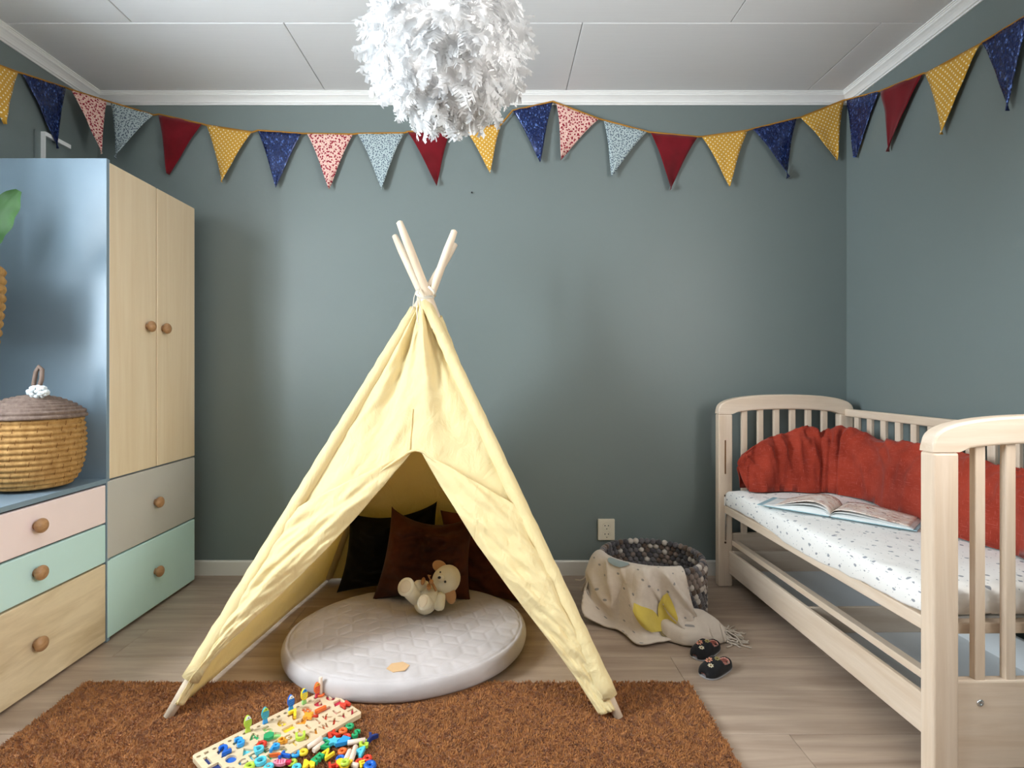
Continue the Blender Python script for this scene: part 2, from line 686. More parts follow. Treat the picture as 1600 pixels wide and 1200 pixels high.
def arch(y0, y1):
    n = 48
    top, bot = [], []
    for i in range(n + 1):
        q = -math.cos(PI * i / n)
        x = CW / 2 * (1 + q)
        zt = .819 + .092 * max(0, 1 - abs(q) ** 2.2) ** .27
        lo, hi = .067, CW - .067
        if x <= lo or x >= hi:
            zb = .819
        else:
            e = (x - CW / 2) / (CW / 2 - .067)
            zb = .819 + .022 * max(0, 1 - e * e) ** .6
        top.append((x, zt)); bot.append((x, zb))
    bm = bmesh.new()
    out = bot + top[::-1][1:-1]
    vs = [bm.verts.new((x, y0, z)) for x, z in out]
    f = bm.faces.new(vs)
    ex = bmesh.ops.extrude_face_region(bm, geom=[f])
    bmesh.ops.translate(bm, vec=(0, y1 - y0, 0), verts=[g for g in ex['geom'] if isinstance(g, bmesh.types.BMVert)])
    bmesh.ops.recalc_face_normals(bm, faces=list(bm.faces))
    ed = [e for e in bm.edges if abs(e.verts[0].co.y - e.verts[1].co.y) < 1e-6 and min(e.verts[0].co.z, e.verts[1].co.z) > .822 - 1e-6]
    ed = [e for e in ed if len(e.link_faces) == 2 and any(abs(fc.normal.y) > .9 for fc in e.link_faces)]
    bmesh.ops.bevel(bm, geom=ed, offset=.007, segments=3, affect='EDGES', profile=.5)
    bmesh.ops.triangulate(bm, faces=[f for f in bm.faces if len(f.verts) > 4])
    return bm_out(bm)


def post(x, y, name='post'):
    return add(name, box(x, x + .067, y, y + .042, 0, .8185, .007, 3), m_beech, crib, local=True)


for yy in (0, CL - .042):
    rail_ = add('arched_rail', arch(yy, yy + .042), m_beech_x, crib, local=True)
    p_l, p_r = post(0, yy), post(CW - .067, yy)
    for k in range(6):
        x = .1165 + k * .0775
        add('end_slat', box(x, x + .027, yy + .012, yy + .030, .240, .842, .003, 2), m_beech, crib, local=True)
    pan = add('lower_panel', box(.066, CW - .066, yy + .008, yy + .034, .030, .250, .005, 2), m_beech_x, crib, local=True)
    if yy == 0:
        for bx in (.125, CW - .125):
            V, F = lathe([(0, 0), (.0085, 0), (.0095, .0015), (.006, .004), (.0035, .0035), (.003, .002), (0, .002)], 16)
            V = np.stack([V[:, 0] + bx, .008 - V[:, 2], V[:, 1] + .196], 1)
            add('bolt', (V, F), m_chrome, pan, local=True, smooth=True)
    else:
        # slot and metal fitting where the missing side gate runs
        add('slot', box(.028, .034, yy - .0012, yy + .004, .535, .695), plain('routed_slot', srgb(112, 76, 46), .8, .2), p_l, local=True)
        add('gate_rod', tube([(.031, yy - .002, .222), (.031, yy - .003, .40)], .0026, 8), m_chrome, p_l, local=True, smooth=True)
        add('rod_bracket', box(.025, .037, yy - .004, yy, .385, .425, .002), m_white, p_l, local=True)
        for z in (.432, .21):
            V, F = lathe([(0, 0), (.005, 0), (.005, .002), (0, .002)], 12)
            add('screw_hole', (np.stack([V[:, 0] + .031, yy - V[:, 2], V[:, 1] + z], 1), F), plain('hole', srgb(80, 60, 45), .9, .1), p_l, local=True)
ya, yb = .042, CL - .042
add('side_rail', box(.027, .050, ya - .004, yb + .0, .350, .386, .003), m_beech_y, crib, local=True)
add('side_rail', box(.600, .623, ya, yb, .350, .386, .003), m_beech_y, crib, local=True)
for e in (ya, yb - .03):
    add('end_rail', box(.05, .60, e, e + .03, .350, .378, .003), m_beech_x, crib, local=True)
add('bed_base', box(.05, .60, ya + .03, yb - .03, .372, .382), m_hard, crib, local=True)
add('stretcher', box(.062, .090, ya, yb, .198, .220, .002), m_beech_y, crib, local=True)
add('back_rail', box(.606, .630, ya - .01, yb + .004, .807, .843, .006, 3), m_beech_y, crib, local=True)
add('back_lower_rail', box(.606, .630, ya, yb, .255, .300, .004), m_beech_y, crib, local=True)
for k in range(14):
    y = .058 + k * .0845
    add('back_slat', box(.610, .626, y, y + .030, .295, .812, .003, 2), m_beech, crib, local=True)

dr = thing('underbed_drawer', 'long low beech drawer with white floor standing under the crib', 'drawer', (1.072, 1.345, 0), CRIB_RZ)
d0, d1 = .052, CL - .046
add('front_board', box(.046, .062, d0, d1, .066, .172, .003), m_beech_y, dr, local=True)
add('back_board', box(.585, .600, d0, d1, .066, .172, .003), m_hard, dr, local=True)
add('end_board', box(.062, .585, d1 - .016, d1, .066, .172, .003), m_beech_x, dr, local=True)
add('end_board', box(.062, .585, d0, d0 + .016, .066, .172, .003), m_beech_x, dr, local=True)
add('divider', box(.062, .585, .617, .630, .078, .170, .002), m_beech_x, dr, local=True)
add('floor_board', box(.060, .590, d0 + .01, d1 - .01, .070, .078), m_hard, dr, local=True)
for x in (.30, .52):
    for y in (.2, 1.06):
        V, F = lathe([(0, -.012), (.030, -.012), (.033, -.008), (.033, .008), (.030, .012), (0, .012)], 24)
        add('caster', (np.stack([V[:, 2] + x, V[:, 0] + y, V[:, 1] + .0345], 1), F), m_black, dr, local=True, smooth=False)


def crib_w(p):                                   # crib-local to world
    c_, s_ = math.cos(CRIB_RZ), math.sin(CRIB_RZ)
    p = np.asarray(p, float)
    return np.array([1.072 + c_ * p[0] - s_ * p[1], 1.345 + s_ * p[0] + c_ * p[1], p[2]])


# mattress in a printed fitted sheet
t = NT('sprig_print_sheet')
v = t.coord('UV', (1, 1, 1))
d = t.n('ShaderNodeTexNoise'); t.l(v, d.inputs['Vector']); d.inputs['Scale'].default_value = 60
vm = t.n('ShaderNodeVectorMath', operation='MULTIPLY_ADD')
t.l(d.outputs['Color'], vm.inputs[0]); vm.inputs[1].default_value = (.016, .016, 0); t.l(v, vm.inputs[2])
vo = t.n('ShaderNodeTexVoronoi', voronoi_dimensions='2D'); t.l(vm.outputs[0], vo.inputs['Vector']); vo.inputs['Scale'].default_value = 17
spot = t.ramp(vo.outputs['Distance'], [(.085, 1.0), (.11, 0.0)])
vo2 = t.n('ShaderNodeTexVoronoi', voronoi_dimensions='2D'); t.l(vm.outputs[0], vo2.inputs['Vector']); vo2.inputs['Scale'].default_value = 33
spot2 = t.ramp(vo2.outputs['Distance'], [(.045, 1.0), (.065, 0.0)])
sp = t.math('MAXIMUM', spot, spot2)
t.base(t.mix(t.math('MULTIPLY', sp, .75), srgb(242, 239, 234), srgb(104, 112, 126)), .85, .15, 0, .1)
t.bump(t.noise(t.coord('Object', (9, 3, 9)), 1.5, 3), .25, .02)
m_sheet = t.m


def mattress():
    x0, x1, y0, y1, z0, z1 = .030, .600, .046, CL - .046, .382, .470
    nu, nv = 60, 34
    V, U = [], []
    for i in range(nu + 1):
        y = y0 + (y1 - y0) * i / nu
        for j in range(nv):
            a = 2 * PI * j / nv
            ca, sa = math.cos(a), math.sin(a)
            e = .30
            px = abs(ca) ** e * (1 if ca > 0 else -1)
            pz = abs(sa) ** e * (1 if sa > 0 else -1)
            endp = min(1, (min(i, nu - i) / 3.0)) ** .35 if min(i, nu - i) < 3 else 1
            x = (x0 + x1) / 2 + px * (x1 - x0) / 2 * (.985 + .015 * endp)
            z = (z0 + z1) / 2 + pz * (z1 - z0) / 2 * (.5 + .5 * endp)
            w_ = fbm((x * 1.3, y, z), 7, 3) * .006
            z += w_ if pz > 0 else w_ * .3
            if px < -.6:
                # loose sheet edge dips over the rail
                x -= .006 + .006 * noise.noise((y * 9, 2, z * 6))
                if pz < 0:
                    z = max(.366, z - .010 + .010 * math.sin(y * 7 + .6) + .004 * noise.noise((y * 16, 5, 1)))
                    x -= .004
            V.append((x, y, max(z, .366)))
            U.append((y, px * .29 if abs(pz) > .7 else px * (.29 + .09 * (1 - pz)) ))
    F = gridf(nu + 1, nv, True) + [tuple(range(nv))[::-1], tuple(nu * nv + j for j in range(nv))]
    return np.array(V), F, U


mt = thing('mattress', 'crib mattress in a white fitted sheet with small grey sprigs', 'mattress', (1.072, 1.345, .382), CRIB_RZ)
V, F, U = mattress()
add('fitted_sheet', (V - np.array([0, 0, .382]), F), m_sheet, mt, local=True, smooth=True, uv=U)
# ------------------------------------------------------------------ rug
RX0, RX1, RY0, RY1 = -1.338, .622, .30, 1.772
t = NT('rust_brown_shag')
v = t.coord('Object')
n1 = t.noise(v, 70, 4, .65)
oi = t.noise(v, 300, 2)
cc = t.ramp(n1, [(.3, srgb(134, 82, 40)), (.7, srgb(170, 112, 64))])
cc = t.mix(t.math('MULTIPLY', oi, .55), cc, srgb(188, 132, 82))
t.base(cc, .95, .05, 0, .3)
m_rug = t.m
rug = thing('rug', 'rust brown shaggy rug on the floor in front of the teepee', 'rug', ((RX0 + RX1) / 2, (RY0 + RY1) / 2, 0))
add('backing', box(RX0, RX1, RY0, RY1, .0005, .011, .004, 2), m_rug, rug)

MAT_C, MAT_A, MAT_B, MAT_R = np.array([-.330, 2.018]), .440, .378, math.radians(16)


def in_mat(x, y, k=1.0):
    dx, dy = x - MAT_C[0], y - MAT_C[1]
    c_, s_ = math.cos(MAT_R), math.sin(MAT_R)
    return ((dx * c_ + dy * s_) / (MAT_A * k)) ** 2 + ((-dx * s_ + dy * c_) / (MAT_B * k)) ** 2 < 1


def pile():
    n = 430000
    x = rng.uniform(RX0 + .002, RX1 - .002, n)
    y = rng.uniform(RY0 + .002, RY1 - .002, n)
    dx, dy = x - MAT_C[0], y - MAT_C[1]
    c_, s_ = math.cos(MAT_R), math.sin(MAT_R)
    keep = (((dx * c_ + dy * s_) / MAT_A) ** 2 + ((-dx * s_ + dy * c_) / MAT_B) ** 2) > .97
    x, y = x[keep], y[keep]
    n = len(x)
    # tufts lean together in soft swirls
    ang = 2.6 * np.sin(x * 67 + 1.3 * np.sin(y * 81)) + 2.6 * np.cos(y * 73 + 1.7 * np.sin(x * 59)) + rng.normal(0, .8, n)
    lean = rng.uniform(.003, .0075, n)
    h = rng.uniform(.006, .009, n)
    wa = rng.uniform(0, 2 * PI, n)
    w_ = rng.uniform(.0012, .0021, n)
    z0 = np.full(n, .0095)
    A = np.stack([x + np.cos(wa) * w_, y + np.sin(wa) * w_, z0], 1)
    B = np.stack([x - np.cos(wa) * w_, y - np.sin(wa) * w_, z0], 1)
    C = np.stack([x + np.cos(ang) * lean, y + np.sin(ang) * lean, z0 + h], 1)
    D = np.stack([x + np.cos(ang + 1.9) * lean * .6, y + np.sin(ang + 1.9) * lean * .6, z0 + h * .9], 1)
    C2 = C + np.stack([np.cos(wa) * w_ * .9, np.sin(wa) * w_ * .9, 0 * x], 1)
    V = np.concatenate([A, B, C, C2], 0)
    i = np.arange(n)
    F = np.stack([i, i + n, i + 2 * n, i + 3 * n], 1)
    return V, F


V, F = pile()
me = bpy.data.meshes.new('pile')
V = V - np.array(rug.location)
me.vertices.add(len(V)); me.vertices.foreach_set('co', V.ravel())
me.loops.add(F.size); me.loops.foreach_set('vertex_index', F.ravel())
me.polygons.add(len(F)); me.polygons.foreach_set('loop_start', np.arange(0, F.size, 4)); me.polygons.foreach_set('loop_total', np.full(len(F), 4))
me.materials.append(m_rug); me.update(calc_edges=True)
po = bpy.data.objects.new('pile', me); COL.objects.link(po); po.parent = rug; po['kind'] = 'stuff'

# ------------------------------------------------------------------ round quilted mat
MZ0, MZ1 = .016, .088
m_quilt = fabric('pale_lilac_grey_quilt', srgb(186, 178, 175), srgb(198, 190, 188), .85, 700, .03, .15, .15)
m_leather = plain('tan_leather_patch', srgb(214, 176, 132), .6, .3)
mat_t = thing('floor_mat', 'round pale grey quilted floor mat lying inside the teepee', 'mat', (MAT_C[0], MAT_C[1], MZ0), MAT_R)


def quilt_h(X, Y):
    """depth of the stitched tumbling-block lines"""
    s = .058
    hx = np.arange(-12, 13)
    seg = []
    for i in hx:
        for j in hx:
            cx, cy = s * math.sqrt(3) * (i + j / 2), s * 1.5 * j
            if math.hypot(cx, cy) > .62: continue
            P = [(cx + s * math.sin(PI / 3 * k), cy + s * math.cos(PI / 3 * k)) for k in range(6)]
            for k in range(3): seg.append((P[k], P[k + 1]))
            for k in (0, 2, 4): seg.append(((cx, cy), P[k]))
    D = np.full(X.shape, 1.0)
    for a, b in seg:
        a, b = np.array(a), np.array(b)
        d = b - a
        tt = np.clip(((X - a[0]) * d[0] + (Y - a[1]) * d[1]) / (d @ d), 0, 1)
        D = np.minimum(D, np.hypot(X - a[0] - tt * d[0], Y - a[1] - tt * d[1]))
    return D


def mat_mesh():
    nr, na = 130, 300
    prof = []
    for i in range(nr):                                   # top, out from the centre
        prof.append((i / nr * .955, 'top'))
    V, tags = [], []
    ang = np.linspace(0, 2 * PI, na, endpoint=False)
    ca, sa = np.cos(ang), np.sin(ang)
    rows = []
    for i in range(1, nr + 1):
        r = .955 * i / nr
        x, y = MAT_A * r * ca, MAT_B * r * sa
        d = quilt_h(x, y)
        puff = .0026 * (1 - np.exp(-(d / .0048) ** 1.3))
        edge = -.007 * max(0, (r - .80) / .155) ** 2
        groove = -.0035 * math.exp(-((r - .95) / .006) ** 2)
        rows.append(np.stack([x, y, MZ1 - MZ0 - .002 + puff + edge + groove + .004 * np.sin(3 * ang + 2 * r) * r * .4], 1))
    for k in range(1, 17):                                # round the side
        a = PI * k / 16
        r = .955 + .045 * math.sin(a)
        zc = (MZ1 - MZ0 - .008) / 2
        z = zc + zc * math.cos(a)
        x, y = MAT_A * r * ca, MAT_B * r * sa
        zz = z + .002 * np.sin(ang * 9 + 3 * a) * math.sin(a) - (.0025 if k in (12,) else 0)
        rows.append(np.stack([x, y, np.full(na, 0.0) + zz], 1))
    V = np.vstack([[[0, 0, MZ1 - MZ0]], *rows])
    F = [(0, 1 + j, 1 + (j + 1) % na) for j in range(na)]
    for i in range(len(rows) - 1):
        for j in range(na):
            F.append((1 + i * na + j, 1 + (i + 1) * na + j, 1 + (i + 1) * na + (j + 1) % na, 1 + i * na + (j + 1) % na))
    F.append(tuple(1 + (len(rows) - 1) * na + j for j in range(na))[::-1])
    return V, F


add('quilted_cover', mat_mesh(), m_quilt, mat_t, local=True, smooth=True)
pw = on_z(622, 1043, MZ1)
c_, s_ = math.cos(-MAT_R), math.sin(-MAT_R)
q = pw[:2] - MAT_C
q = (c_ * q[0] - s_ * q[1], s_ * q[0] + c_ * q[1])
hexa = [(.036 * math.cos(a), .030 * math.sin(a)) for a in np.arange(6) * PI / 3]
V, F = curve_mesh([hexa], .002)
add('patch', (V + np.array([q[0], q[1], MZ1 - MZ0 + .0016]), F), m_leather, mat_t, local=True, label='tan hexagonal patch')

# ------------------------------------------------------------------ cushions
m_velb = fabric('black_velvet', (.0022, .0022, .0024), (.004, .004, .0045), .8, 400, .2, .08, .1)
m_velbr = fabric('brown_velvet', srgb(58, 27, 17), srgb(82, 40, 26), .8, 400, .2, .08, .1, vs=6)
m_velbr2 = fabric('red_brown_velvet', srgb(78, 36, 23), srgb(100, 50, 33), .8, 400, .2, .08, .1, vs=6)


def cushion(name, P, thick, m, label, seed, mid=None, sag=0.0):
    """P: four corners TL TR BR BL in the room; puffed both ways, with drawn-in edges and creases"""
    P = np.array(P, float)
    n = nrm(np.cross(P[3] - P[0], P[1] - P[0]))
    N = 44
    V = []
    for side in (1, -1):
        for i in range(N + 1):
            for j in range(N + 1):
                a, b = i / N, j / N
                x, y = 2 * b - 1, 2 * a - 1
                pin = .085 * (1 - y * y) * abs(x) ** 3 * (1 if x > 0 else -1)
                piy = .085 * (1 - x * x) * abs(y) ** 3 * (1 if y > 0 else -1)
                bb, aa = b - pin / 2 * 1.1, a - piy / 2 * 1.1
                p = (P[0] * (1 - bb) + P[1] * bb) * (1 - aa) + (P[3] * (1 - bb) + P[2] * bb) * aa
                p = p - np.array([0, 0, sag * math.sin(PI * b) ** .7 * (1 - a) ** 1.5])
                h = thick / 2 * (max(0, (1 - x ** 4)) * max(0, 1 - y ** 4)) ** .75
                h *= 1 + .5 * noise.noise((x * 1.6 + seed, y * 1.6, side * 3))
                h += thick * .06 * noise.noise((x * 8 + seed, y * 8, side)) * (1 - x ** 4) * (1 - y ** 4)
                h += thick * .30 * noise.noise((x * 3.0 + seed * 2, y * 4.5, side)) * (1 - x ** 4) * (1 - y ** 4)
                if mid: h += mid(x, y)
                V.append(p + n * side * max(0.0005, h))
    M = (N + 1) ** 2
    F = []
    for s in range(2):
        for i in range(N):
            for j in range(N):
                q = [s * M + i * (N + 1) + j, s * M + i * (N + 1) + j + 1, s * M + (i + 1) * (N + 1) + j + 1, s * M + (i + 1) * (N + 1) + j]
                F.append(tuple(q if s else q[::-1]))
    rim = [j for j in range(N + 1)] + [i * (N + 1) + N for i in range(1, N + 1)] + [N * (N + 1) + j for j in range(N - 1, -1, -1)] + [i * (N + 1) for i in range(N - 1, 0, -1)]
    for a, b in zip(rim, rim[1:] + rim[:1]):
        F.append((a, b, M + b, M + a))
    base = P.mean(0)
    base[2] = min(P[2][2], P[3][2])
    return solid(name, (np.array(V), F), m, tuple(base), label, 'cushion', smooth=True)


cushion('cushion', [at(546, 800, 2.44), at(683, 783, 2.42), at(690, 912, 2.50), at(526, 926, 2.50)], .085, m_velb,
        'black velvet cushion standing at the back left of the teepee', 1, sag=.03)
cushion('cushion', [at(612, 791, 2.33), at(742, 803, 2.33), at(735, 939, 2.235), at(582, 937, 2.235)], .15, m_velbr,
        'dark brown velvet cushion leaning in the middle of the teepee behind the stuffed toy', 5, sag=.045)
cushion('cushion', [at(688, 797, 2.44), at(784, 796, 2.40), at(818, 944, 2.40), at(700, 930, 2.44)], .075, m_velbr2,
        'reddish brown velvet cushion half hidden behind the right tent flap', 9)

# ------------------------------------------------------------------ stuffed toy
m_plush = fabric('cream_plush', srgb(226, 214, 182), srgb(238, 228, 200), .95, 500, .05, .4, .4)
m_ptan = fabric('tan_plush', srgb(190, 140, 92), srgb(204, 156, 108), .95, 500, .08, .4, .4)
m_sole_p = fabric('beige_plush', srgb(214, 194, 160), None, .95, 500, .05, .4, .4)
m_rib = plain('tan_satin', srgb(176, 124, 72), .4, .5)
m_eye = plain('black_bead', (.01, .008, .006), .15, .6)
bc = at(666, 936, 2.09)
bear = thing('stuffed_bear', 'small cream stuffed bear with tan ears leaning on the brown cushion', 'stuffed toy', (bc[0], bc[1], MZ1))
tow = nrm(CAM - bc)


def limb(name, a, b, ra, rb, m=m_plush, rounded=1.0):
    a, b = np.array(a), np.array(b)
    P, R = [], []
    for q in np.linspace(0, 1, 17):
        P.append(a + (b - a) * q)
        R.append((ra + (rb - ra) * q) * max(.05, (1 - abs(2 * q - 1) ** 4.5)) ** .5)
    return add(name, tube(P, R, 18), m, bear, smooth=True)


add('body', ell(bc, (.052, .048, .056), axes(nrm(np.array([.35, .1, 1])))), m_plush, bear, smooth=True)
hc = at(697, 906, 2.135)
hz = nrm(np.array([.62, .05, .62]))                       # crown of the head, tilted to the right
hR = np.stack([nrm(np.cross(tow, hz)), nrm(np.cross(hz, nrm(np.cross(tow, hz)))), hz], 1)
hd = add('head', ell(hc, (.053, .050, .060), hR), m_plush, bear, smooth=True)
mz = at(688.5, 902.5, 2.092)
add('muzzle', ell(mz, (.017, .014, .015), hR), m_plush, hd, smooth=True)
for (u, v, y, r) in ((688, 894, 2.083, .0035), (695.6, 909, 2.079, .0048)):
    add('eye', ell(at(u, v, y), (r, r, r)), m_eye, hd, smooth=True)
add('nose', ell(at(686.5, 902.5, 2.076), (.0062, .0050, .0052)), m_eye, hd, smooth=True)
for (u, v, y, dirv, ln) in ((687, 885, 2.15, (-.75, 0, .35), .030), (703.5, 929, 2.105, (.25, -.1, -1), .036)):
    c0 = at(u, v, y)
    zz = nrm(dirv)
    R = np.stack([nrm(np.cross(tow, zz)), tow, zz], 1)
    add('ear', ell(c0, (.022, .009, ln), R), m_ptan, hd, smooth=True, label='tan ear')
limb('arm', at(668, 915, 2.10), at(648, 915, 2.055), .020, .021)
limb('arm', at(690, 925, 2.095), at(684, 954, 2.055), .018, .024)
g1 = limb('leg', at(655, 940, 2.09), at(635, 917, 2.02), .026, .029)
add('foot', ell(at(634.5, 917, 2.012), (.030, .022, .034), axes(nrm(np.array([-.15, -1, .25])), (.6, 0, 1))[:, [0, 2, 1]]), m_plush, g1, smooth=True)
add('sole', ell(at(633.5, 916.5, 1.992), (.020, .004, .024), axes(nrm(np.array([-.15, -1, .25])), (.6, 0, 1))[:, [0, 2, 1]]), m_sole_p, g1, smooth=True)
g2 = limb('leg', at(668, 942, 2.07), at(663, 941, 2.0), .024, .024)
add('foot', ell(at(662, 941, 2.0), (.023, .016, .029), axes(nrm(np.array([.0, -1, .25])), (.3, 0, 1))[:, [0, 2, 1]]), m_plush, g2, smooth=True)
add('sole', ell(at(660.8, 939.5, 1.984), (.016, .004, .021), axes(nrm(np.array([.0, -1, .25])), (.3, 0, 1))[:, [0, 2, 1]]), m_sole_p, g2, smooth=True)
bw = add('bow', join([ell(at(661, 908, 2.055), (.024, .008, .012), axes((0.2, 0, 1))), ell(at(670, 917, 2.05), (.020, .008, .011), axes((-.4, 0, 1))),
                      ell(at(674, 909, 2.05), (.008, .009, .009)), tube([at(674, 909, 2.052), at(669, 898, 2.056), at(673, 900, 2.055)], .003, 6),
                      tube([at(675, 911, 2.052), at(680, 920, 2.06), at(681, 923, 2.062)], .005, 6)]), m_rib, bear, smooth=True, label='tan satin bow')

# ------------------------------------------------------------------ teepee
m_pole = wood('bare_pine_pole', srgb(222, 200, 172), srgb(236, 218, 194), (20, 20, 2), 1.0, .5, (.3, .7), .12, .35)
YEL = srgb(243, 226, 168)
t = NT('pale_yellow_canvas')
v = t.coord('Object')
t.base(t.mix(t.noise(v, 3, 4), srgb(243, 226, 172), srgb(247, 234, 187)), .9, .15, 0, .1)
b1 = t.bump(t.noise(v, 700, 2), .2, .0008)
t.bump(t.noise(t.coord('Object', (1, 1, .55)), 16, 4, .6, 1.0), .6, .016, b1)
t.translucent(.34, srgb(250, 222, 128))
m_canvas = t.m
m_cord = plain('cream_cord', srgb(224, 216, 200), .8, .2)

PO = {'fl': (on_z(262, 1121, .012), at(711, 382, 2.32)), 'fr': (on_z(967, 1122, .012), at(617, 369, 2.275)),
      'br': (np.array([.20, 2.66, .012]), at(624, 347, 2.02)), 'bl': (np.array([-.83, 2.66, .012]), at(710, 361, 2.045))}
tp = thing('teepee', 'pale yellow canvas play teepee on four wooden poles', 'tent', (-.31, 2.1, 0))
for k, (a, b) in PO.items():
    P = np.array([a + (b - a) * q for q in np.linspace(0, 1, 24)])
    R = np.full(24, .0158); R[0] = .013; R[-1] = .012
    P2 = np.vstack([P, [b + nrm(b - a) * .005]])
    add('pole', tube(P2, np.r_[R, .004], 14), m_pole, tp, smooth=True)


def on_pole(k, z):
    a, b = PO[k]
    return a + (b - a) * ((z - a[2]) / (b[2] - a[2]))


def pole_at_v(k, v):
    a, b = PO[k]
    lo, hi = 0.0, 1.0
    for _ in range(40):
        m_ = (lo + hi) / 2
        p = a + (b - a) * m_
        vv = PV - F_PX * (p[2] - CAM[2]) / p[1]
        if vv > v: lo = m_
        else: hi = m_
    return a + (b - a) * lo


FLf, FRf = PO['fl'][0], PO['fr'][0]
APX = (on_pole('fl', 1.33) + on_pole('fr', 1.33)) / 2
FN = nrm(np.cross(FRf - FLf, APX - FLf))
if FN[1] > 0: FN = -FN                                     # faces the room


def fp(u, v):
    return on_plane(u, v, APX, FN)


# sleeves round the poles
def sleeve(k, z0, z1, r0, r1, side):
    P, R = [], []
    zs = np.linspace(z0, z1, 40)
    for i, z in enumerate(zs):
        q = i / 39
        P.append(on_pole(k, z) + FN * .002 * side)
        R.append(r0 + (r1 - r0) * q + .0022 * noise.noise((z * 22, side * 5.0, 1)) + .0012 * math.sin(z * 90))
    return tube(P, R, 16, cap=False)


add('pole_sleeve', sleeve('fl', .10, 1.265, .026, .022, 1), m_canvas, tp, smooth=True, thick=.002)
add('pole_sleeve', sleeve('fr', .06, 1.29, .026, .021, 2), m_canvas, tp, smooth=True, thick=.002)
add('pole_sleeve', sleeve('br', .03, 1.23, .024, .021, 3), m_canvas, tp, smooth=True, thick=.002)
add('pole_sleeve', sleeve('bl', .03, 1.25, .024, .021, 4), m_canvas, tp, smooth=True, thick=.002)

# upper front panel, gathered at the top, hem like a shallow A
HEM = [(465, 800), (520, 775), (585, 746), (628, 717), (641, 708), (651, 706), (661, 708), (680, 722), (735, 763), (785, 788), (814, 797)]


def upper(a, b):                      # a: top->hem, b: left->right
    L = pole_at_v('fl', 470 + (798 - 470) * a)
    R_ = pole_at_v('fr', 466 + (795 - 466) * a)
    hu, hv = poly_interp(HEM, b)
    h = fp(hu, hv)
    top = pole_at_v('fl', 470) * (1 - b) + pole_at_v('fr', 466) * b
    p = top * (1 - a) + h * a
    e = abs(2 * b - 1) ** 6
    p = p * (1 - e) + (L if b < .5 else R_) * e
    g = 1 - a
    fold = (.036 * math.sin(b * 13 + .6) + .016 * math.sin(b * 31 + 2)) * g ** .9 * min(1, a * 3.5) * math.sin(PI * b) ** .7
    fold += .012 * noise.noise((b * 6 + a * 2, a * 3.0, 4)) * math.sin(PI * b) + .007 * noise.noise((b * 14 + a * 9, a * 8, 8))
    lift = -.010 + .026 * math.sin(PI * b) ** .6
    return p + FN * (fold + lift)


add('front_panel', surf(upper, 70, 90), m_canvas, tp, smooth=True, thick=.0016)
hem = [fp(*poly_interp(HEM, q)) + FN * (-.010 + .026 * math.sin(PI * q) ** .6 + .004) for q in np.linspace(.01, .99, 60)]
add('hem', tube(hem, [.0045] * 60, 8), m_canvas, tp, smooth=True)
seam = [upper(q, .5) + FN * .003 for q in np.linspace(.75, 1, 14)]
add('centre_seam', tube(seam, .0022, 6), m_canvas, tp, smooth=True)

LIN = [(643, 708), (600, 760), (554, 812), (508, 862), (448, 920), (378, 986), (320, 1044), (287, 1102)]
RIN = [(659, 708), (690, 762), (745, 850), (800, 926), (860, 1004), (900, 1060), (936, 1117)]


def flap(k, inner, v0, v1, sg):
    def f(a, b):                      # a: top->foot, b: pole->inner edge
        o = pole_at_v(k, v0 + (v1 - v0) * a)
        u_, v_ = poly_interp(inner, a)
        i_ = fp(u_, v_)
        p = o * (1 - b) + i_ * b
        w_ = math.sin(PI * min(1, b * .5 + .12))
        h = .024 * (1 - .3 * a) + .018 * math.sin(PI * b) * math.sin(PI * min(1, a + .15))
        h += .012 * noise.noise((b * 3 + sg * 7, a * 7 + b * 2, 3)) + .007 * noise.noise((b * 7 + a * 6, a * 20, sg))
        h += .003 * math.sin((b * 3 + a * 26) + sg) * b * (1 - a)
        h -= .015 * b ** 4
        # the cloth bellies out past the pole
        side = np.array([-sg, 0, 0.0]) * .0
        if b < .15: h *= .6 + b * 2.67
        return p + FN * h + side
    return f


add('door_flap', surf(flap('fl', LIN, 800, 1098, 1), 90, 40), m_canvas, tp, smooth=True, thick=.0016, label='left door flap tied back')
add('door_flap', surf(flap('fr', RIN, 797, 1108, -1), 90, 40), m_canvas, tp, smooth=True, thick=.0016, label='right door flap hanging straight')


def side(k1, k2, zt, sag, seed, hem_lift):
    def f(a, b):
        z = zt * (1 - a) + .012 * a
        p1, p2 = on_pole(k1, z), on_pole(k2, z)
        p = p1 * (1 - b) + p2 * b
        mid = (on_pole('fl', z) + on_pole('fr', z) + on_pole('bl', z) + on_pole('br', z)) / 4
        inw = nrm(mid - p)
        inw[2] = 0
        p = p + inw * (sag * math.sin(PI * b) * math.sin(PI * min(1, a * 1.05)) + .008 * noise.noise((b * 4 + seed, a * 5, 2)) * math.sin(PI * b))
        p[2] += hem_lift * math.sin(PI * b) * a ** 5
        return p
    return f


add('side_panel', surf(side('fl', 'bl', 1.26, .085, 1, .0), 50, 40), m_canvas, tp, smooth=True, thick=.0016)
add('side_panel', surf(side('br', 'fr', 1.24, .01, 5, .01), 50, 40), m_canvas, tp, smooth=True, thick=.0016)
add('back_panel', surf(side('bl', 'br', 1.22, -.01, 9, .01), 50, 40), m_canvas, tp, smooth=True, thick=.0016)
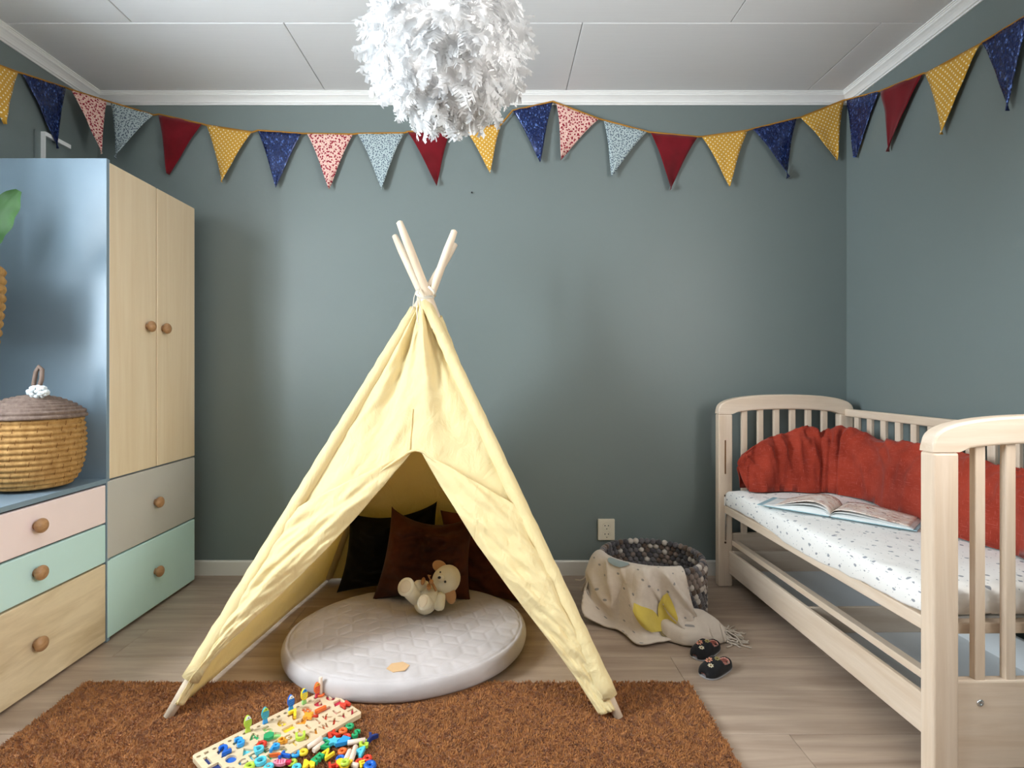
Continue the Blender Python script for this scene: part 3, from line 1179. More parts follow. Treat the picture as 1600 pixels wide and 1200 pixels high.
# ties and label at the top
ties = []
for k in range(3):
    ties.append(tube([at(652 + 1.5 * k, 452, 2.10), at(650 + k, 460, 2.08), at(656 + 4 * k, 466, 2.075), at(668 + 4 * k, 463 + k, 2.09), at(678, 462, 2.13)], .0028, 6))
ties.append(tube([at(650, 455, 2.10), at(647, 465, 2.09), at(645, 480, 2.08), at(641, 490, 2.075)], .002, 6))
ties.append(tube([at(653, 458, 2.09), at(651, 475, 2.055), at(652, 500, 2.03), at(654, 508, 2.02)], .002, 6))
ties.append(tube([at(655, 460, 2.09), at(656, 478, 2.055), at(657, 492, 2.03)], .002, 6))
ties.append(tube([at(670, 448, 2.07), at(678, 456, 2.06), at(680, 462, 2.09)], .0045, 8))
add('tie_cord', join(ties), m_cord, tp, smooth=True)
lb = pole_at_v('fr', 512)
add('care_label', (np.array([fp(671, 505) + FN * .03, fp(674, 504) + FN * .03, fp(679.5, 518) + FN * .03, fp(677, 522) + FN * .03]), [(0, 1, 2, 3)]),
    plain('brown_label', srgb(84, 68, 48), .8, .2), tp, thick=.001, label='small brown woven label')

# ------------------------------------------------------------------ feather lamp
LC = np.array([-.127, 1.372, 1.838])
t = NT('white_feather')
t.base((.84, .84, .84), .9, .1)
t.translucent(.48, (.87, .87, .87))
m_feather = t.m
t = NT('lit_paper_globe')
t.base((.9, .9, .9), .8, .1)
t.b.inputs['Emission Color'].default_value = (1.0, .97, .93, 1)
t.b.inputs['Emission Strength'].default_value = 3.4
m_globe = t.m
lamp = thing('pendant_lamp', 'round white feather pendant lamp hanging from the ceiling', 'pendant lamp', tuple(LC))
add('shade_globe', ell(LC, (.135, .135, .135), nu=16, nv=24), m_globe, lamp, smooth=True)
add('cord', tube([LC + [0, 0, .13], (LC[0], LC[1], 2.38)], .003, 8), m_white, lamp, smooth=True)
add('ceiling_rose', lathe([(0, 0), (.02, 0), (.05, .02), (.052, .03), (0, .03)], 24, (LC[0], LC[1], 2.38)), m_white, lamp, smooth=True)


def feather_mesh(L, Wd, curl, seed, nb=11):
    r = random.Random(seed)
    V, F = [], []

    def spine(q):
        return np.array([.10 * Wd * math.sin(q * 4 + seed), L * q * (1 - .12 * q), curl * q * q])
    for i in range(nb + 1):
        V.append(spine(i / nb))
    for i in range(nb):
        q0, q1 = i / nb, (i + 1) / nb
        for s in (-1, 1):
            wq = Wd * (math.sin(PI * min(1, q0 * .86 + .12)) ** .6) * r.uniform(.85, 1.1)
            out = L * r.uniform(.10, .16)
            tip = spine(q0) + np.array([s * wq, out, -.25 * wq + r.uniform(-.1, .25) * wq])
            tip2 = spine(q1) + np.array([s * wq * r.uniform(.55, .95), out * r.uniform(.3, .9), -.2 * wq])
            n0 = len(V)
            V += [tip, tip2]
            F.append((i, n0, n0 + 1, i + 1) if s > 0 else (i, i + 1, n0 + 1, n0))
    n0 = len(V)
    V.append(spine(1.06))
    F.append((nb, n0, nb - 1))
    return np.array(V), F


fm = [mesh('feather', *feather_mesh(random.uniform(.095, .125), random.uniform(.022, .032), random.uniform(-.03, .04), k), m_feather, True) for k in range(12)]


def feather_pose(n, k, r0):
    """base and rotation of a feather growing from direction n, lying downwards"""
    down = np.array([0, 0, -1.0])
    tan = down - n * np.dot(down, n)
    if np.linalg.norm(tan) < .25: tan = np.array([random.uniform(-1, 1), random.uniform(-1, 1), 0])
    tan = nrm(tan)
    b = np.cross(n, tan)
    a = random.gauss(0, .55)
    d = nrm(tan * math.cos(a) + b * math.sin(a))
    lift = random.choice((random.uniform(.2, .5), random.uniform(.4, .9)))
    y = nrm(d * math.cos(lift) + n * math.sin(lift))
    x = nrm(np.cross(y, n))
    z = np.cross(x, y)
    tw = random.gauss(0, .28)
    x2 = x * math.cos(tw) + z * math.sin(tw)
    z2 = np.cross(x2, y)
    return n * r0, np.stack([x2, y, z2], 1)


dirs = []
NF = 820
for i in range(NF):
    z = 1 - 2 * (i + .5) / NF
    a = i * 2.399963
    dirs.append(np.array([math.sqrt(1 - z * z) * math.cos(a), math.sqrt(1 - z * z) * math.sin(a), z]))
vis = sorted(range(NF), key=lambda i: np.dot(dirs[i], nrm(CAM - LC + np.array([0, 0, .15]))), reverse=True)
front_set = set(vis[0:600:2])
rest = []
for i in range(NF):
    n = nrm(dirs[i] + np.array([random.gauss(0, .03) for _ in range(3)]))
    pos, R = feather_pose(n, i, random.uniform(.120, .142))
    if i in front_set:
        o = bpy.data.objects.new('feather', random.choice(fm))
        COL.objects.link(o)
        o.parent = lamp
        M4 = Matrix.Identity(4)
        for r_ in range(3):
            for c2 in range(3): M4[r_][c2] = R[r_, c2]
            M4[r_][3] = pos[r_]
        o.matrix_local = M4
    else:
        V, F = feather_mesh(random.uniform(.09, .12), random.uniform(.020, .030), random.uniform(-.03, .04), i)
        rest.append((V @ R.T + pos + LC, F))
# short ragged down between the feathers
for i in range(700):
    n = nrm(rng.normal(size=3))
    pos, R = feather_pose(n, i, random.uniform(.165, .195))
    V, F = feather_mesh(random.uniform(.030, .050), random.uniform(.005, .010), random.uniform(-.02, .02), i + 5000, 6)
    rest.append((V @ R.T + pos + LC, F))
add('small_feathers', join(rest), m_feather, lamp, smooth=True, kind='stuff')

# ------------------------------------------------------------------ bunting
def dots(name, base, spot, scale, rad, soft=.05, rot=PI / 4):
    t = NT(name)
    v = t.coord('UV', (scale, scale, scale), rot=(0, 0, rot))
    fr = t.n('ShaderNodeVectorMath', operation='FRACTION'); t.l(v, fr.inputs[0])
    sb = t.n('ShaderNodeVectorMath', operation='SUBTRACT'); t.l(fr.outputs[0], sb.inputs[0]); sb.inputs[1].default_value = (.5, .5, 0)
    sx = t.n('ShaderNodeSeparateXYZ'); t.l(sb.outputs[0], sx.inputs[0])
    d = t.math('SQRT', t.math('ADD', t.math('MULTIPLY', sx.outputs[0], sx.outputs[0]), t.math('MULTIPLY', sx.outputs[1], sx.outputs[1])))
    f = t.ramp(d, [(rad, 1.0), (rad + soft, 0.0)])
    t.base(t.mix(f, base, spot), .9, .1, 0, .1)
    t.bump(t.noise(t.coord('Object'), 1200, 2), .2, .0006)
    return t.m


def floral(name, base, c1, c2, s):
    t = NT(name)
    v = t.coord('UV')
    nz = t.n('ShaderNodeTexNoise'); t.l(v, nz.inputs['Vector']); nz.inputs['Scale'].default_value = 130
    vm = t.n('ShaderNodeVectorMath', operation='MULTIPLY_ADD')
    t.l(nz.outputs['Color'], vm.inputs[0]); vm.inputs[1].default_value = (.006, .006, 0); t.l(v, vm.inputs[2])
    a = t.n('ShaderNodeTexVoronoi', voronoi_dimensions='2D'); t.l(vm.outputs[0], a.inputs['Vector']); a.inputs['Scale'].default_value = s
    b = t.n('ShaderNodeTexVoronoi', voronoi_dimensions='2D'); t.l(vm.outputs[0], b.inputs['Vector']); b.inputs['Scale'].default_value = s * 2.1
    f1 = t.ramp(a.outputs['Distance'], [(.26, 1.0), (.32, 0.0)])
    f2 = t.ramp(b.outputs['Distance'], [(.22, 1.0), (.30, 0.0)])
    t.base(t.mix(f1, t.mix(t.math('MULTIPLY', f2, .8), base, c2), c1), .9, .1, 0, .1)
    return t.m


t = NT('navy_sequins')
v = t.coord('UV', (1, .55, 1))
a = t.n('ShaderNodeTexVoronoi'); t.l(v, a.inputs['Vector']); a.inputs['Scale'].default_value = 230
sc_ = t.n('ShaderNodeSeparateColor'); t.l(a.outputs['Color'], sc_.inputs[0])
t.base(t.mix(t.ramp(sc_.outputs[0], [(.86, 0.0), (.97, 1.0)]), t.mix(sc_.outputs[1], srgb(8, 24, 66), srgb(18, 44, 104)), srgb(92, 122, 190)), t.math('MULTIPLY', sc_.outputs[2], .6), .7, .3)  # bright cells are sequin glints painted into the colour
t.bump(a.outputs['Color'], .8, .006)
m_navy = t.m
FM = {'Y': dots('mustard_dots', srgb(206, 156, 62), srgb(244, 232, 200), 62, .17), 'N': m_navy,
      'P': floral('pink_floral', srgb(234, 200, 186), srgb(150, 32, 54), srgb(190, 80, 78), 70),
      'B': floral('pale_blue_floral', srgb(182, 196, 196), srgb(78, 90, 104), srgb(120, 132, 140), 105),
      'R': fabric('crimson_felt', srgb(104, 10, 20), srgb(120, 16, 28), .9, 500, .1, .2, .2)}
FL_LABEL = {'Y': 'mustard flag with white dots', 'N': 'navy sequin flag', 'P': 'pink floral flag', 'B': 'pale blue floral flag', 'R': 'crimson flag'}
YW = YB - .016
bk = lambda u, v: at(u, v, YW)
rt = lambda u, v: on_x(u, v, XR - .016)
lf = lambda u, v: on_x(u, v, XL + .016)
cl = lambda u, v, y: at(u, v, y)
FLAGS = [('Y', lf(-46, 86), lf(27, 113), lf(4, 194)), ('N', lf(34, 115), lf(102, 137), lf(87, 232)),
         ('P', cl(110, 140, 2.50), cl(166, 158, 2.655), cl(157, 241, 2.60)), ('B', cl(173, 160, 2.68), bk(240, 180), cl(181, 248, 2.69))]
for c_, a, b, d in (('R', (248, 179), (316, 194), (264, 273)), ('Y', (323, 196), (394, 207), (348, 286)), ('N', (403, 204), (472, 209), (432, 294)),
                    ('P', (480, 209), (552, 210), (515, 296)), ('B', (559, 209), (632, 208), (597, 297)), ('R', (637, 206), (704, 205), (682, 290)),
                    ('Y', (727, 202), (783, 195), (766, 271)), ('N', (801, 173), (864, 159), (844, 254)), ('P', (869, 161), (936, 186), (876, 250)),
                    ('B', (943, 188), (1011, 206), (955, 277)), ('R', (1016, 207), (1090, 214), (1047, 297)), ('Y', (1096, 214), (1168, 204), (1139, 292)),
                    ('N', (1175, 202), (1244, 185), (1230, 279)), ('Y', (1250, 184), (1318, 157), (1307, 251))):
    FLAGS.append((c_, bk(*a), bk(*b), bk(*d)))
for c_, a, b, d in (('N', (1324, 156), (1374, 143), (1338, 246)), ('R', (1377, 142), (1443, 115), (1389, 237)), ('Y', (1447, 115), (1533, 69), (1475, 210)),
                    ('N', (1536, 66), (1612, 20), (1579, 173)), ('P', (1618, 17), (1715, -36), (1660, 120))):
    FLAGS.append((c_, rt(*a), rt(*b), rt(*d)))
bunt = thing('bunting', 'string of fabric pennant flags hung along three walls below the crown moulding', 'bunting', (0, YB, 2.2))
rib = []
for k, (c_, A, B, T) in enumerate(FLAGS):
    rib += [A, B]
    n = nrm(np.cross(B - A, T - A))
    if np.dot(n, CAM - A) < 0: n = -n
    ex = nrm(B - A)
    ey = nrm((T - A) - ex * np.dot(T - A, ex))
    NU, NVV = 15, 11
    V, U = [], []
    ph = random.uniform(0, 6)
    tw = random.uniform(-.012, .012) if c_ != 'N' or k % 2 else -.016
    for i in range(NU):
        q = i / (NU - 1)
        L, R_ = A + (T - A) * q, B + (T - B) * q
        for j in range(NVV):
            s = j / (NVV - 1)
            ss = .5 + (s - .5) * (1 - .10 * math.sin(PI * q))
            p = L * (1 - ss) + R_ * ss
            dz = .007 * math.sin(PI * s + ph) * q * 1.3 + .004 + tw * q * (s - .5) * 2 * (1 - q * .5) + .004 * noise.noise((s * 3 + k, q * 4, 1)) + .005 * q
            p = p + n * max(dz, -.008)
            V.append(p)
            U.append((np.dot(p - A, ex) + k * .37, np.dot(p - A, ey)))
    add('flag', (np.array(V), gridf(NU, NVV)), FM[c_], bunt, smooth=True, uv=U, thick=.0016, label=FL_LABEL[c_])
rp = []
for p, q in zip(rib[:-1], rib[1:]):
    d = np.linalg.norm(q - p)
    for s in np.linspace(0, 1, 4, endpoint=False):
        pt = p * (1 - s) + q * s
        pt = pt + nrm(np.array([CAM[0], CAM[1], pt[2]]) - pt) * .003
        rp.append(pt)
rp.append(rib[-1])
add('ribbon', tube(rp, .0042, 6), plain('mustard_bias_tape', srgb(176, 124, 52), .85, .1), bunt, smooth=True)
# ------------------------------------------------------------------ lidded coil basket on the chest
def coil_profile(outline, pitch, amp):
    """turn a smooth outline into stacked coils"""
    P = np.asarray(outline, float)
    d = np.r_[0, np.cumsum(np.linalg.norm(np.diff(P, axis=0), axis=1))]
    n = max(2, int(round(d[-1] / pitch)))
    out = []
    for i in range(n * 6 + 1):
        s = d[-1] * i / (n * 6)
        p = np.array([np.interp(s, d, P[:, k]) for k in range(2)])
        s2 = min(d[-1], s + 1e-4); s1 = max(0, s - 1e-4)
        tg = np.array([np.interp(s2, d, P[:, k]) - np.interp(s1, d, P[:, k]) for k in range(2)])
        nn = nrm([tg[1], -tg[0]])
        b = amp * abs(math.sin(PI * i / 6)) ** .8
        out.append((max(0.0, p[0] + nn[0] * b), p[1] + nn[1] * b))
    return out


def straw(name, c1, c2):
    t = NT(name)
    v = t.coord('Object', (60, 60, 14))
    n1 = t.noise(v, 1.0, 4, .6)
    n2 = t.noise(t.coord('Object', (260, 260, 40)), 1.0, 2)
    c = t.ramp(n1, [(.3, c1), (.7, c2)])
    t.base(t.mix(t.math('MULTIPLY', n2, .35), c, tuple(x * .4 for x in c1)), .75, .25)
    t.bump(n2, .5, .002)
    return t.m


m_straw = straw('honey_straw', srgb(160, 118, 66), srgb(200, 158, 98))
m_lid = straw('grey_brown_raffia', srgb(108, 90, 80), srgb(146, 126, 114))
m_stitch = plain('dark_straw_stitch', srgb(120, 80, 40), .8, .2)
BX, BY, BZ = -1.604, 1.885, .617
bk_ = thing('lidded_basket', 'honey coloured coil basket with brown lid standing on the chest of drawers', 'basket', (BX, BY, BZ))
V, F = lathe(coil_profile([(.0, .0125), (.080, .0125), (.102, .016), (.122, .040), (.136, .085), (.142, .135), (.142, .190), (.137, .230), (.132, .245)], .0185, .0080), 72, (BX, BY, BZ))
add('body', (V, F), m_straw, bk_, smooth=True)
st = []
for i in range(13):
    for j in range(15):
        z = .028 + i * .0182
        r = float(np.interp(z, [.010, .040, .085, .135, .190, .230], [.104, .123, .1375, .1435, .1435, .139])) + .0055
        a = j * 2 * PI / 15 + i * .17 + random.uniform(-.04, .04)
        if math.sin(a) > .35: continue
        st.append(tube([(BX + r * math.cos(a), BY + r * math.sin(a), BZ + z - .0075), (BX + (r + .0016) * math.cos(a + .01), BY + (r + .0016) * math.sin(a + .01), BZ + z),
                        (BX + r * math.cos(a + .02), BY + r * math.sin(a + .02), BZ + z + .0075)], .0011, 4))
add('stitching', join(st), m_stitch, bk_, kind='stuff')
V, F = lathe(coil_profile([(.141, .243), (.147, .252), (.141, .264), (.113, .286), (.076, .304), (.038, .314), (.001, .317)], .0165, .0075), 72, (BX, BY, BZ))
lid = add('lid', (V, F), m_lid, bk_, smooth=True, label='grey brown coiled lid')
lp0 = [(BX + .0, BY - .002, BZ + .312), (BX - .004, BY, BZ + .345), (BX + .002, BY, BZ + .378), (BX + .012, BY, BZ + .392), (BX + .020, BY, BZ + .384),
      (BX + .019, BY, BZ + .360), (BX + .012, BY - .002, BZ + .335), (BX + .009, BY - .002, BZ + .313)]
lp = [np.array([BX, BY, BZ + .312]) + (np.array(q) - np.array([BX, BY, BZ + .312])) * [1.2, 1, 1.35] + [.006, 0, 0] for q in lp0]
add('handle_loop', tube(lp, .0068, 8), m_lid, lid, smooth=True)
pp = []
for k in range(46):
    n = nrm(rng.normal(size=3))
    c = np.array([BX + .050, BY - .040, BZ + .334]) + n * np.array([.031, .014, .017])
    pp.append(ell(c, (.0080, .0068, .0068), nu=5, nv=7))
add('crochet_tassel', join(pp), plain('white_crochet', srgb(222, 228, 230), .9, .1), lid, smooth=True, label='small white crocheted tassel', kind='stuff')

# ------------------------------------------------------------------ hanging woven planter at the left edge
PX, PY = -1.800, 1.80
PZ0, PZ1 = 1.105, 1.375
pl = thing('hanging_planter', 'braided seagrass planter with broad green leaves hanging at the left edge', 'plant', (PX, PY, PZ0))
nu, nv = 74, 96
V = []
for i in range(nu):
    q = i / (nu - 1)
    r = (.106 + .018 * math.sin(q * PI * .62)) if q > .0 else .05
    for j in range(nv):
        a = 2 * PI * j / nv
        rr = r + .0065 * abs(math.sin(q * 9 * PI)) ** .7 * (1 + .5 * math.sin(a * 22 + (int(q * 9) % 2) * PI)) + .002 * noise.noise((math.cos(a) * 9, math.sin(a) * 9, q * 30))
        V.append((PX + rr * math.cos(a), PY + rr * math.sin(a), PZ0 + (PZ1 - PZ0) * q))
F = gridf(nu, nv, True) + [tuple(range(nv))[::-1]]
add('woven_pot', (np.array(V), F), m_straw, pl, smooth=True, thick=.004)
add('soil', lathe([(0, .235), (.06, .238), (.112, .233)], 32, (PX, PY, PZ0)), plain('potting_soil', srgb(46, 34, 26), .95, .1), pl)
for k in range(3):
    a = 2.0 + k * 2 * PI / 3
    add('hanging_cord', tube([(PX + .118 * math.cos(a), PY + .118 * math.sin(a), PZ1 - .01), (PX + .05 * math.cos(a), PY + .05 * math.sin(a), PZ1 + .40), (PX, PY, PZ1 + .62)], .0035, 6), m_cord, pl, smooth=True)
add('hanging_cord', tube([(PX, PY, PZ1 + .61), (PX, PY, ZC - .005)], .0035, 6), m_cord, pl, smooth=True)
add('ceiling_hook', lathe([(0, 0), (.012, 0), (.014, .008), (0, .008)], 16, (PX, PY, ZC - .008)), m_white, pl)
t = NT('glossy_leaf')
v = t.coord('Object')
t.base(t.ramp(t.noise(v, 9, 3), [(.3, srgb(22, 50, 20)), (.7, srgb(48, 84, 32))]), .55, .25)
t.translucent(.10, srgb(120, 160, 50))
m_leaf = t.m
m_stem = plain('green_stem', srgb(92, 122, 60), .5, .4)


def leaf(base, tip, width, up, curl, wav, seed):
    base, tip = np.array(base, float), np.array(tip, float)
    d = tip - base
    L = np.linalg.norm(d)
    y = d / L
    x = nrm(np.cross(y, up))
    z = np.cross(x, y)

    def f(a, b):
        s = (b - .5) * 2
        w_ = width * (math.sin(PI * min(1, (a * .93 + .035))) ** .75)
        p = base + y * L * a + x * s * w_ + z * (curl * L * math.sin(PI * a) + .18 * w_ * s * s + wav * math.sin(a * 22 + seed) * abs(s) ** 2)
        p = p - z * .04 * width * (1 - min(1, abs(s) * 6))
        return p
    return surf(f, 26, 13)


spec = [((.055, -.02, .31), (.160, -.005, .385), .036), ((-.02, -.10, .30), (.02, -.22, .42), .045), ((-.08, .0, .30), (-.20, -.06, .44), .045), ((0, 0, .33), (.03, -.02, .56), .046),
        ((.02, .05, .32), (.05, .13, .47), .045), ((-.05, -.06, .33), (-.11, -.15, .52), .046), ((-.04, .06, .33), (-.12, .11, .50), .044)]
tipw = on_plane(30, 298, np.array([PX, PY - .01, 0]), np.array([0, 1.0, 0]))
bsw = on_plane(-22, 392, np.array([PX, PY - .01, 0]), np.array([0, 1.0, 0]))
o0 = np.array([PX, PY, PZ0])
for k, (b, e, wd) in enumerate(spec):
    b, e = o0 + np.array(b), o0 + np.array(e)
    if k == 0: b, e, wd = bsw, tipw, .052
    r0 = o0 + np.array([random.uniform(-.02, .02), random.uniform(-.02, .02), .23])
    add('stem', tube([r0, (r0 * .4 + b * .6) + np.array([0, 0, .015]), b], [.004, .0034, .0026], 6), m_stem, pl, smooth=True)
    add('leaf', leaf(b, e, wd, (.25, -1, .2) if k == 0 else (.1, -.5, .8), .08, .004, k), m_leaf, pl, smooth=True)

# ------------------------------------------------------------------ small vent frame and conduit on the left wall
vt = thing('wall_vent', 'thin white edged vent plate on the left wall above the wardrobe', 'vent', (XL, 2.47, 1.78))
ya, yb = 2.400, 2.545
add('plate', box(XL, XL + .006, ya + .003, yb, 1.80, 2.058), m_wall, vt)
add('rim', join([box(XL, XL + .020, ya, ya + .003, 1.80, 2.076), box(XL, XL + .020, ya + .003, yb, 2.058, 2.076)]), m_white, vt)
add('conduit', tube([(XL + .004, 2.365, 1.2), (XL + .004, 2.365, 2.07)], .0025, 8), m_wall, vt, smooth=True)

# ------------------------------------------------------------------ socket on the back wall
oc = at(947, 827, YB - .004)
so = thing('wall_socket', 'white double wall socket above the felt ball basket', 'socket', (oc[0], YB, oc[2] - .053))
add('cover', box(oc[0] - .042, oc[0] + .042, YB - .014, YB - .0002, oc[2] - .053, oc[2] + .053, .004, 3), plain('ivory_plastic', srgb(226, 216, 194), .35, .5, var=.01), so)
m_ivory = bpy.data.materials['ivory_plastic']
for dz in (.021, -.021):
    V, F = lathe([(.0195, 0), (.0192, .0022), (.0178, .0022), (.0160, .0004), (0, .0004)], 28)
    s_ = add('outlet', (np.stack([V[:, 0] + oc[0] + .001, YB - .0142 - V[:, 2], V[:, 1] + oc[2] + dz], 1), F), m_ivory, so, smooth=False)
    hp = [box(oc[0] + .001 + dx - .0024, oc[0] + .001 + dx + .0024, YB - .0152, YB - .0138, oc[2] + dz - .0024, oc[2] + dz + .0024) for dx in (-.0085, .0085)]
    hp += [box(oc[0] - .002, oc[0] + .004, YB - .016, YB - .0148, oc[2] + dz + s2 * .0165 - .0022, oc[2] + dz + s2 * .0165 + .0022) for s2 in (-1,)]
    add('contact', join(hp), m_black, s_)

nc = at(737.5, 301.5, YB)
solid('wall_nail', lathe([(.0022, 0), (.0022, .006), (.0045, .0065), (.0045, .008), (0, .0085)], 12), m_black, (nc[0], YB, nc[2]), 'tiny dark nail in the back wall below the lamp', 'nail')
bpy.data.objects['wall_nail'].rotation_euler = (PI / 2, 0, 0)
for v_ in bpy.data.objects['wall_nail'].data.vertices: v_.co += Vector((nc[0], YB, nc[2]))

# ------------------------------------------------------------------ felt ball basket
FX, FY, FR, FH = .660, 2.352, .215, .238
fb = thing('felt_ball_basket', 'round basket made of grey and brown felt balls by the wall socket', 'basket', (FX, FY, 0))
felt = [fabric('felt_%s' % n, c, None, .98, 350, .12, .4, .5) for n, c in
        (('charcoal', srgb(74, 70, 72)), ('mid_grey', srgb(104, 98, 98)), ('taupe', srgb(128, 112, 102)), ('pale', srgb(196, 184, 172)), ('brown', srgb(96, 78, 66)))]
bm_ = bmesh.new(); bmesh.ops.create_icosphere(bm_, subdivisions=2, radius=.0142)
bv, bf = bm_out(bm_)
bmesh_by = [mesh('felt_ball', bv, bf, m, True) for m in felt]
stuff, nb = [[] for _ in felt], 0
NB = 50
rowz = [FH - .012 - .0212 * i for i in range(11)]
cand = []
for i, z in enumerate(rowz):
    for j in range(NB):
        a = 2 * PI * (j + .5 * (i % 2)) / NB
        rr = FR - .006 * (i == 0)
        cand.append((i, np.array([FX + rr * math.cos(a), FY + rr * math.sin(a), z]), a))


def shown(c):
    i, p, a = c
    if i == 0: return 0
    if math.sin(a) > .0 and i < 5: return 1 + i        # inside of the far wall
    if -1.15 < a - 2 * PI * (a > PI) < .35: return 2   # outside, right of the blanket
    return 20 + i


cand.sort(key=shown)
for c in cand:
    i, p, a = c
    wk = random.choices(range(5), (4, 4, 3, 2.4, 2.6))[0]
    if nb < 290:
        o = bpy.data.objects.new('felt_ball', bmesh_by[wk]); COL.objects.link(o)
        o.parent = fb; o.location = p - np.array(fb.location); o.rotation_euler = (a, i, a * 2)
        nb += 1
    else:
        stuff[wk].append((np.array(bv) + p, bf))
far = join([x for q in stuff for x in q])
add('felt_balls', far, felt[1], fb, smooth=True, kind='stuff')
add('base', lathe([(0, .004), (FR - .01, .004), (FR, .010), (FR - .01, .016), (0, .016)], 48, (FX, FY, 0)), felt[0], fb)

# ------------------------------------------------------------------ knitted blanket hanging over the basket
t = NT('oatmeal_knit')
v = t.coord('UV')
a = t.n('ShaderNodeTexVoronoi', voronoi_dimensions='2D'); t.l(v, a.inputs['Vector']); a.inputs['Scale'].default_value = 17
f = t.ramp(a.outputs['Distance'], [(.065, 1.0), (.09, 0.0)])
c = t.mix(t.noise(v, 60, 4), srgb(196, 180, 164), srgb(214, 200, 184))
t.base(t.mix(t.math('MULTIPLY', f, .85), c, srgb(128, 124, 122)), .95, .1, 0, .3)
t.bump(t.noise(v, 420, 2), .5, .002)
m_knit = t.m
m_yel = fabric('yellow_knit', srgb(206, 182, 84), None, .95, 300, .06, .3, .5)
m_olv = fabric('olive_knit', srgb(128, 112, 76), None, .95, 300, .06, .3, .5)
m_sea = fabric('sea_grey_knit', srgb(140, 150, 148), None, .95, 300, .06, .3, .5)
m_fringe = plain('oatmeal_yarn', srgb(206, 192, 176), .95, .1)

CT = np.array([FX, FY])
#       angle(deg, from +x anticlockwise)  and, per row, (radius, height)
TH = [186, 201, 214, 227, 239, 250, 260, 269, 277, 284]
ROWS = [(.165, .150), (.188, .225), (.222, .258), (.250, .235), (.262, .165), (.270, .095), (.280, .035), (.300, .014)]


def smooth_grid(G, n):
    G = np.asarray(G, float)

    def cr(A, m):
        k = len(A)
        o = []
        for i in range(m):
            s = i / (m - 1) * (k - 1)
            a_ = min(int(s), k - 2); u_ = s - a_
            p0, p1, p2, p3 = A[max(a_ - 1, 0)], A[a_], A[a_ + 1], A[min(a_ + 2, k - 1)]
            o.append(.5 * (2 * p1 + (p2 - p0) * u_ + (2 * p0 - 5 * p1 + 4 * p2 - p3) * u_ ** 2 + (3 * p1 - p0 - 3 * p2 + p3) * u_ ** 3))
        return np.array(o)
    G = cr(G, n[0])
    return cr(G.transpose(1, 0, 2), n[1]).transpose(1, 0, 2)


G = []
for i, (r, z) in enumerate(ROWS):
    row = []
    for j, th in enumerate(TH):
        q = j / (len(TH) - 1)
        rr, zz = r, z
        if i >= 3:                                    # vertical folds, and a hem that swings out to the right
            rr += .026 * math.sin(j * 1.75 + .5) * min(1, (i - 2) / 3)
        if j == 0:                                    # left side stops half way down
            zz = max(z, .11 if i > 4 else z); rr = min(rr, .262)
        if j == len(TH) - 1 and i <= 5:
            zz = z * 1.0
            rr = min(rr, .249 + .004 * i)
        t_ = math.radians(th + (i - 3) * (4.0 * q if i > 3 else 0))
        if i == len(ROWS) - 1:
            rr += .015 * math.sin(q * PI)
        if i >= 6 and j <= 1: zz += .05
        row.append((FX + rr * math.cos(t_), FY + rr * math.sin(t_), zz))
    G.append(row)
bl = thing('knitted_blanket', 'oatmeal knitted blanket with yellow leaf motif draped over the felt ball basket', 'blanket', (FX - .05, FY - .27, 0))
S = smooth_grid(G, (64, 80))
nu, nv = S.shape[:2]
for i in range(nu):
    for j in range(nv):
        p = S[i, j]
        out = nrm(np.array([p[0] - FX, p[1] - FY, 0]))
        a_ = i / nu
        k = min(1, max(0, (a_ - .3) * 4))
        d = .022 * noise.noise((j * .085 + a_ * 2, a_ * 2.2, 3)) * k + .004 * noise.noise((j * .2, i * .1, 7)) * k
        d += k * .017 * math.sin(j * .30 + a_ * 3.5) * math.sin(PI * j / nv)
        d += k * (.030 * (1 - abs(noise.noise((j * .055 - a_ * 1.6, a_ * 1.4, 12)))) ** 5 - .006)
        S[i, j] = p + out * (max(d, -.004) + .004)
        S[i, j][2] = max(S[i, j][2], .006)
UVb = np.array([(j / nv * .42, i / nu * .55) for i in range(nu) for j in range(nv)])
add('blanket_body', (S.reshape(-1, 3), gridf(nu, nv)), m_knit, bl, smooth=True, uv=UVb, thick=.006)


def patch_on(name, outline, m, off=.0105):
    """a knitted motif: outline in (row, column) fractions, following the cloth"""
    P = np.array(outline)
    c0 = P.mean(0)
    V, F = [], []
    rings = 6
    for r in range(rings + 1):
        for k in range(len(P)):
            a_, b_ = c0 + (P[k] - c0) * r / rings
            i, j = a_ * (nu - 1), b_ * (nv - 1)
            i0, j0 = int(i), int(j)
            u_, w_ = i - i0, j - j0
            i1, j1 = min(i0 + 1, nu - 1), min(j0 + 1, nv - 1)
            p = S[i0, j0] * (1 - u_) * (1 - w_) + S[i1, j0] * u_ * (1 - w_) + S[i0, j1] * (1 - u_) * w_ + S[i1, j1] * u_ * w_
            e = nrm(np.array([p[0] - FX, p[1] - FY, .10]))
            V.append(p + e * off)
    n = len(P)
    for r in range(rings):
        for k in range(n):
            F.append((r * n + k, r * n + (k + 1) % n, (r + 1) * n + (k + 1) % n, (r + 1) * n + k))
    add(name, (np.array(V), F), m, bl, smooth=True)


def leafshape(a, b, w_, n=9):
    a, b = np.array(a), np.array(b)
    d = b - a
    x = np.array([-d[1], d[0]])
    L = [a + d * q + x * w_ * math.sin(PI * q) ** .8 for q in np.linspace(0, 1, n)]
    R = [a + d * q - x * w_ * math.sin(PI * q) ** .8 for q in np.linspace(1, 0, n)][1:-1]
    return L + R


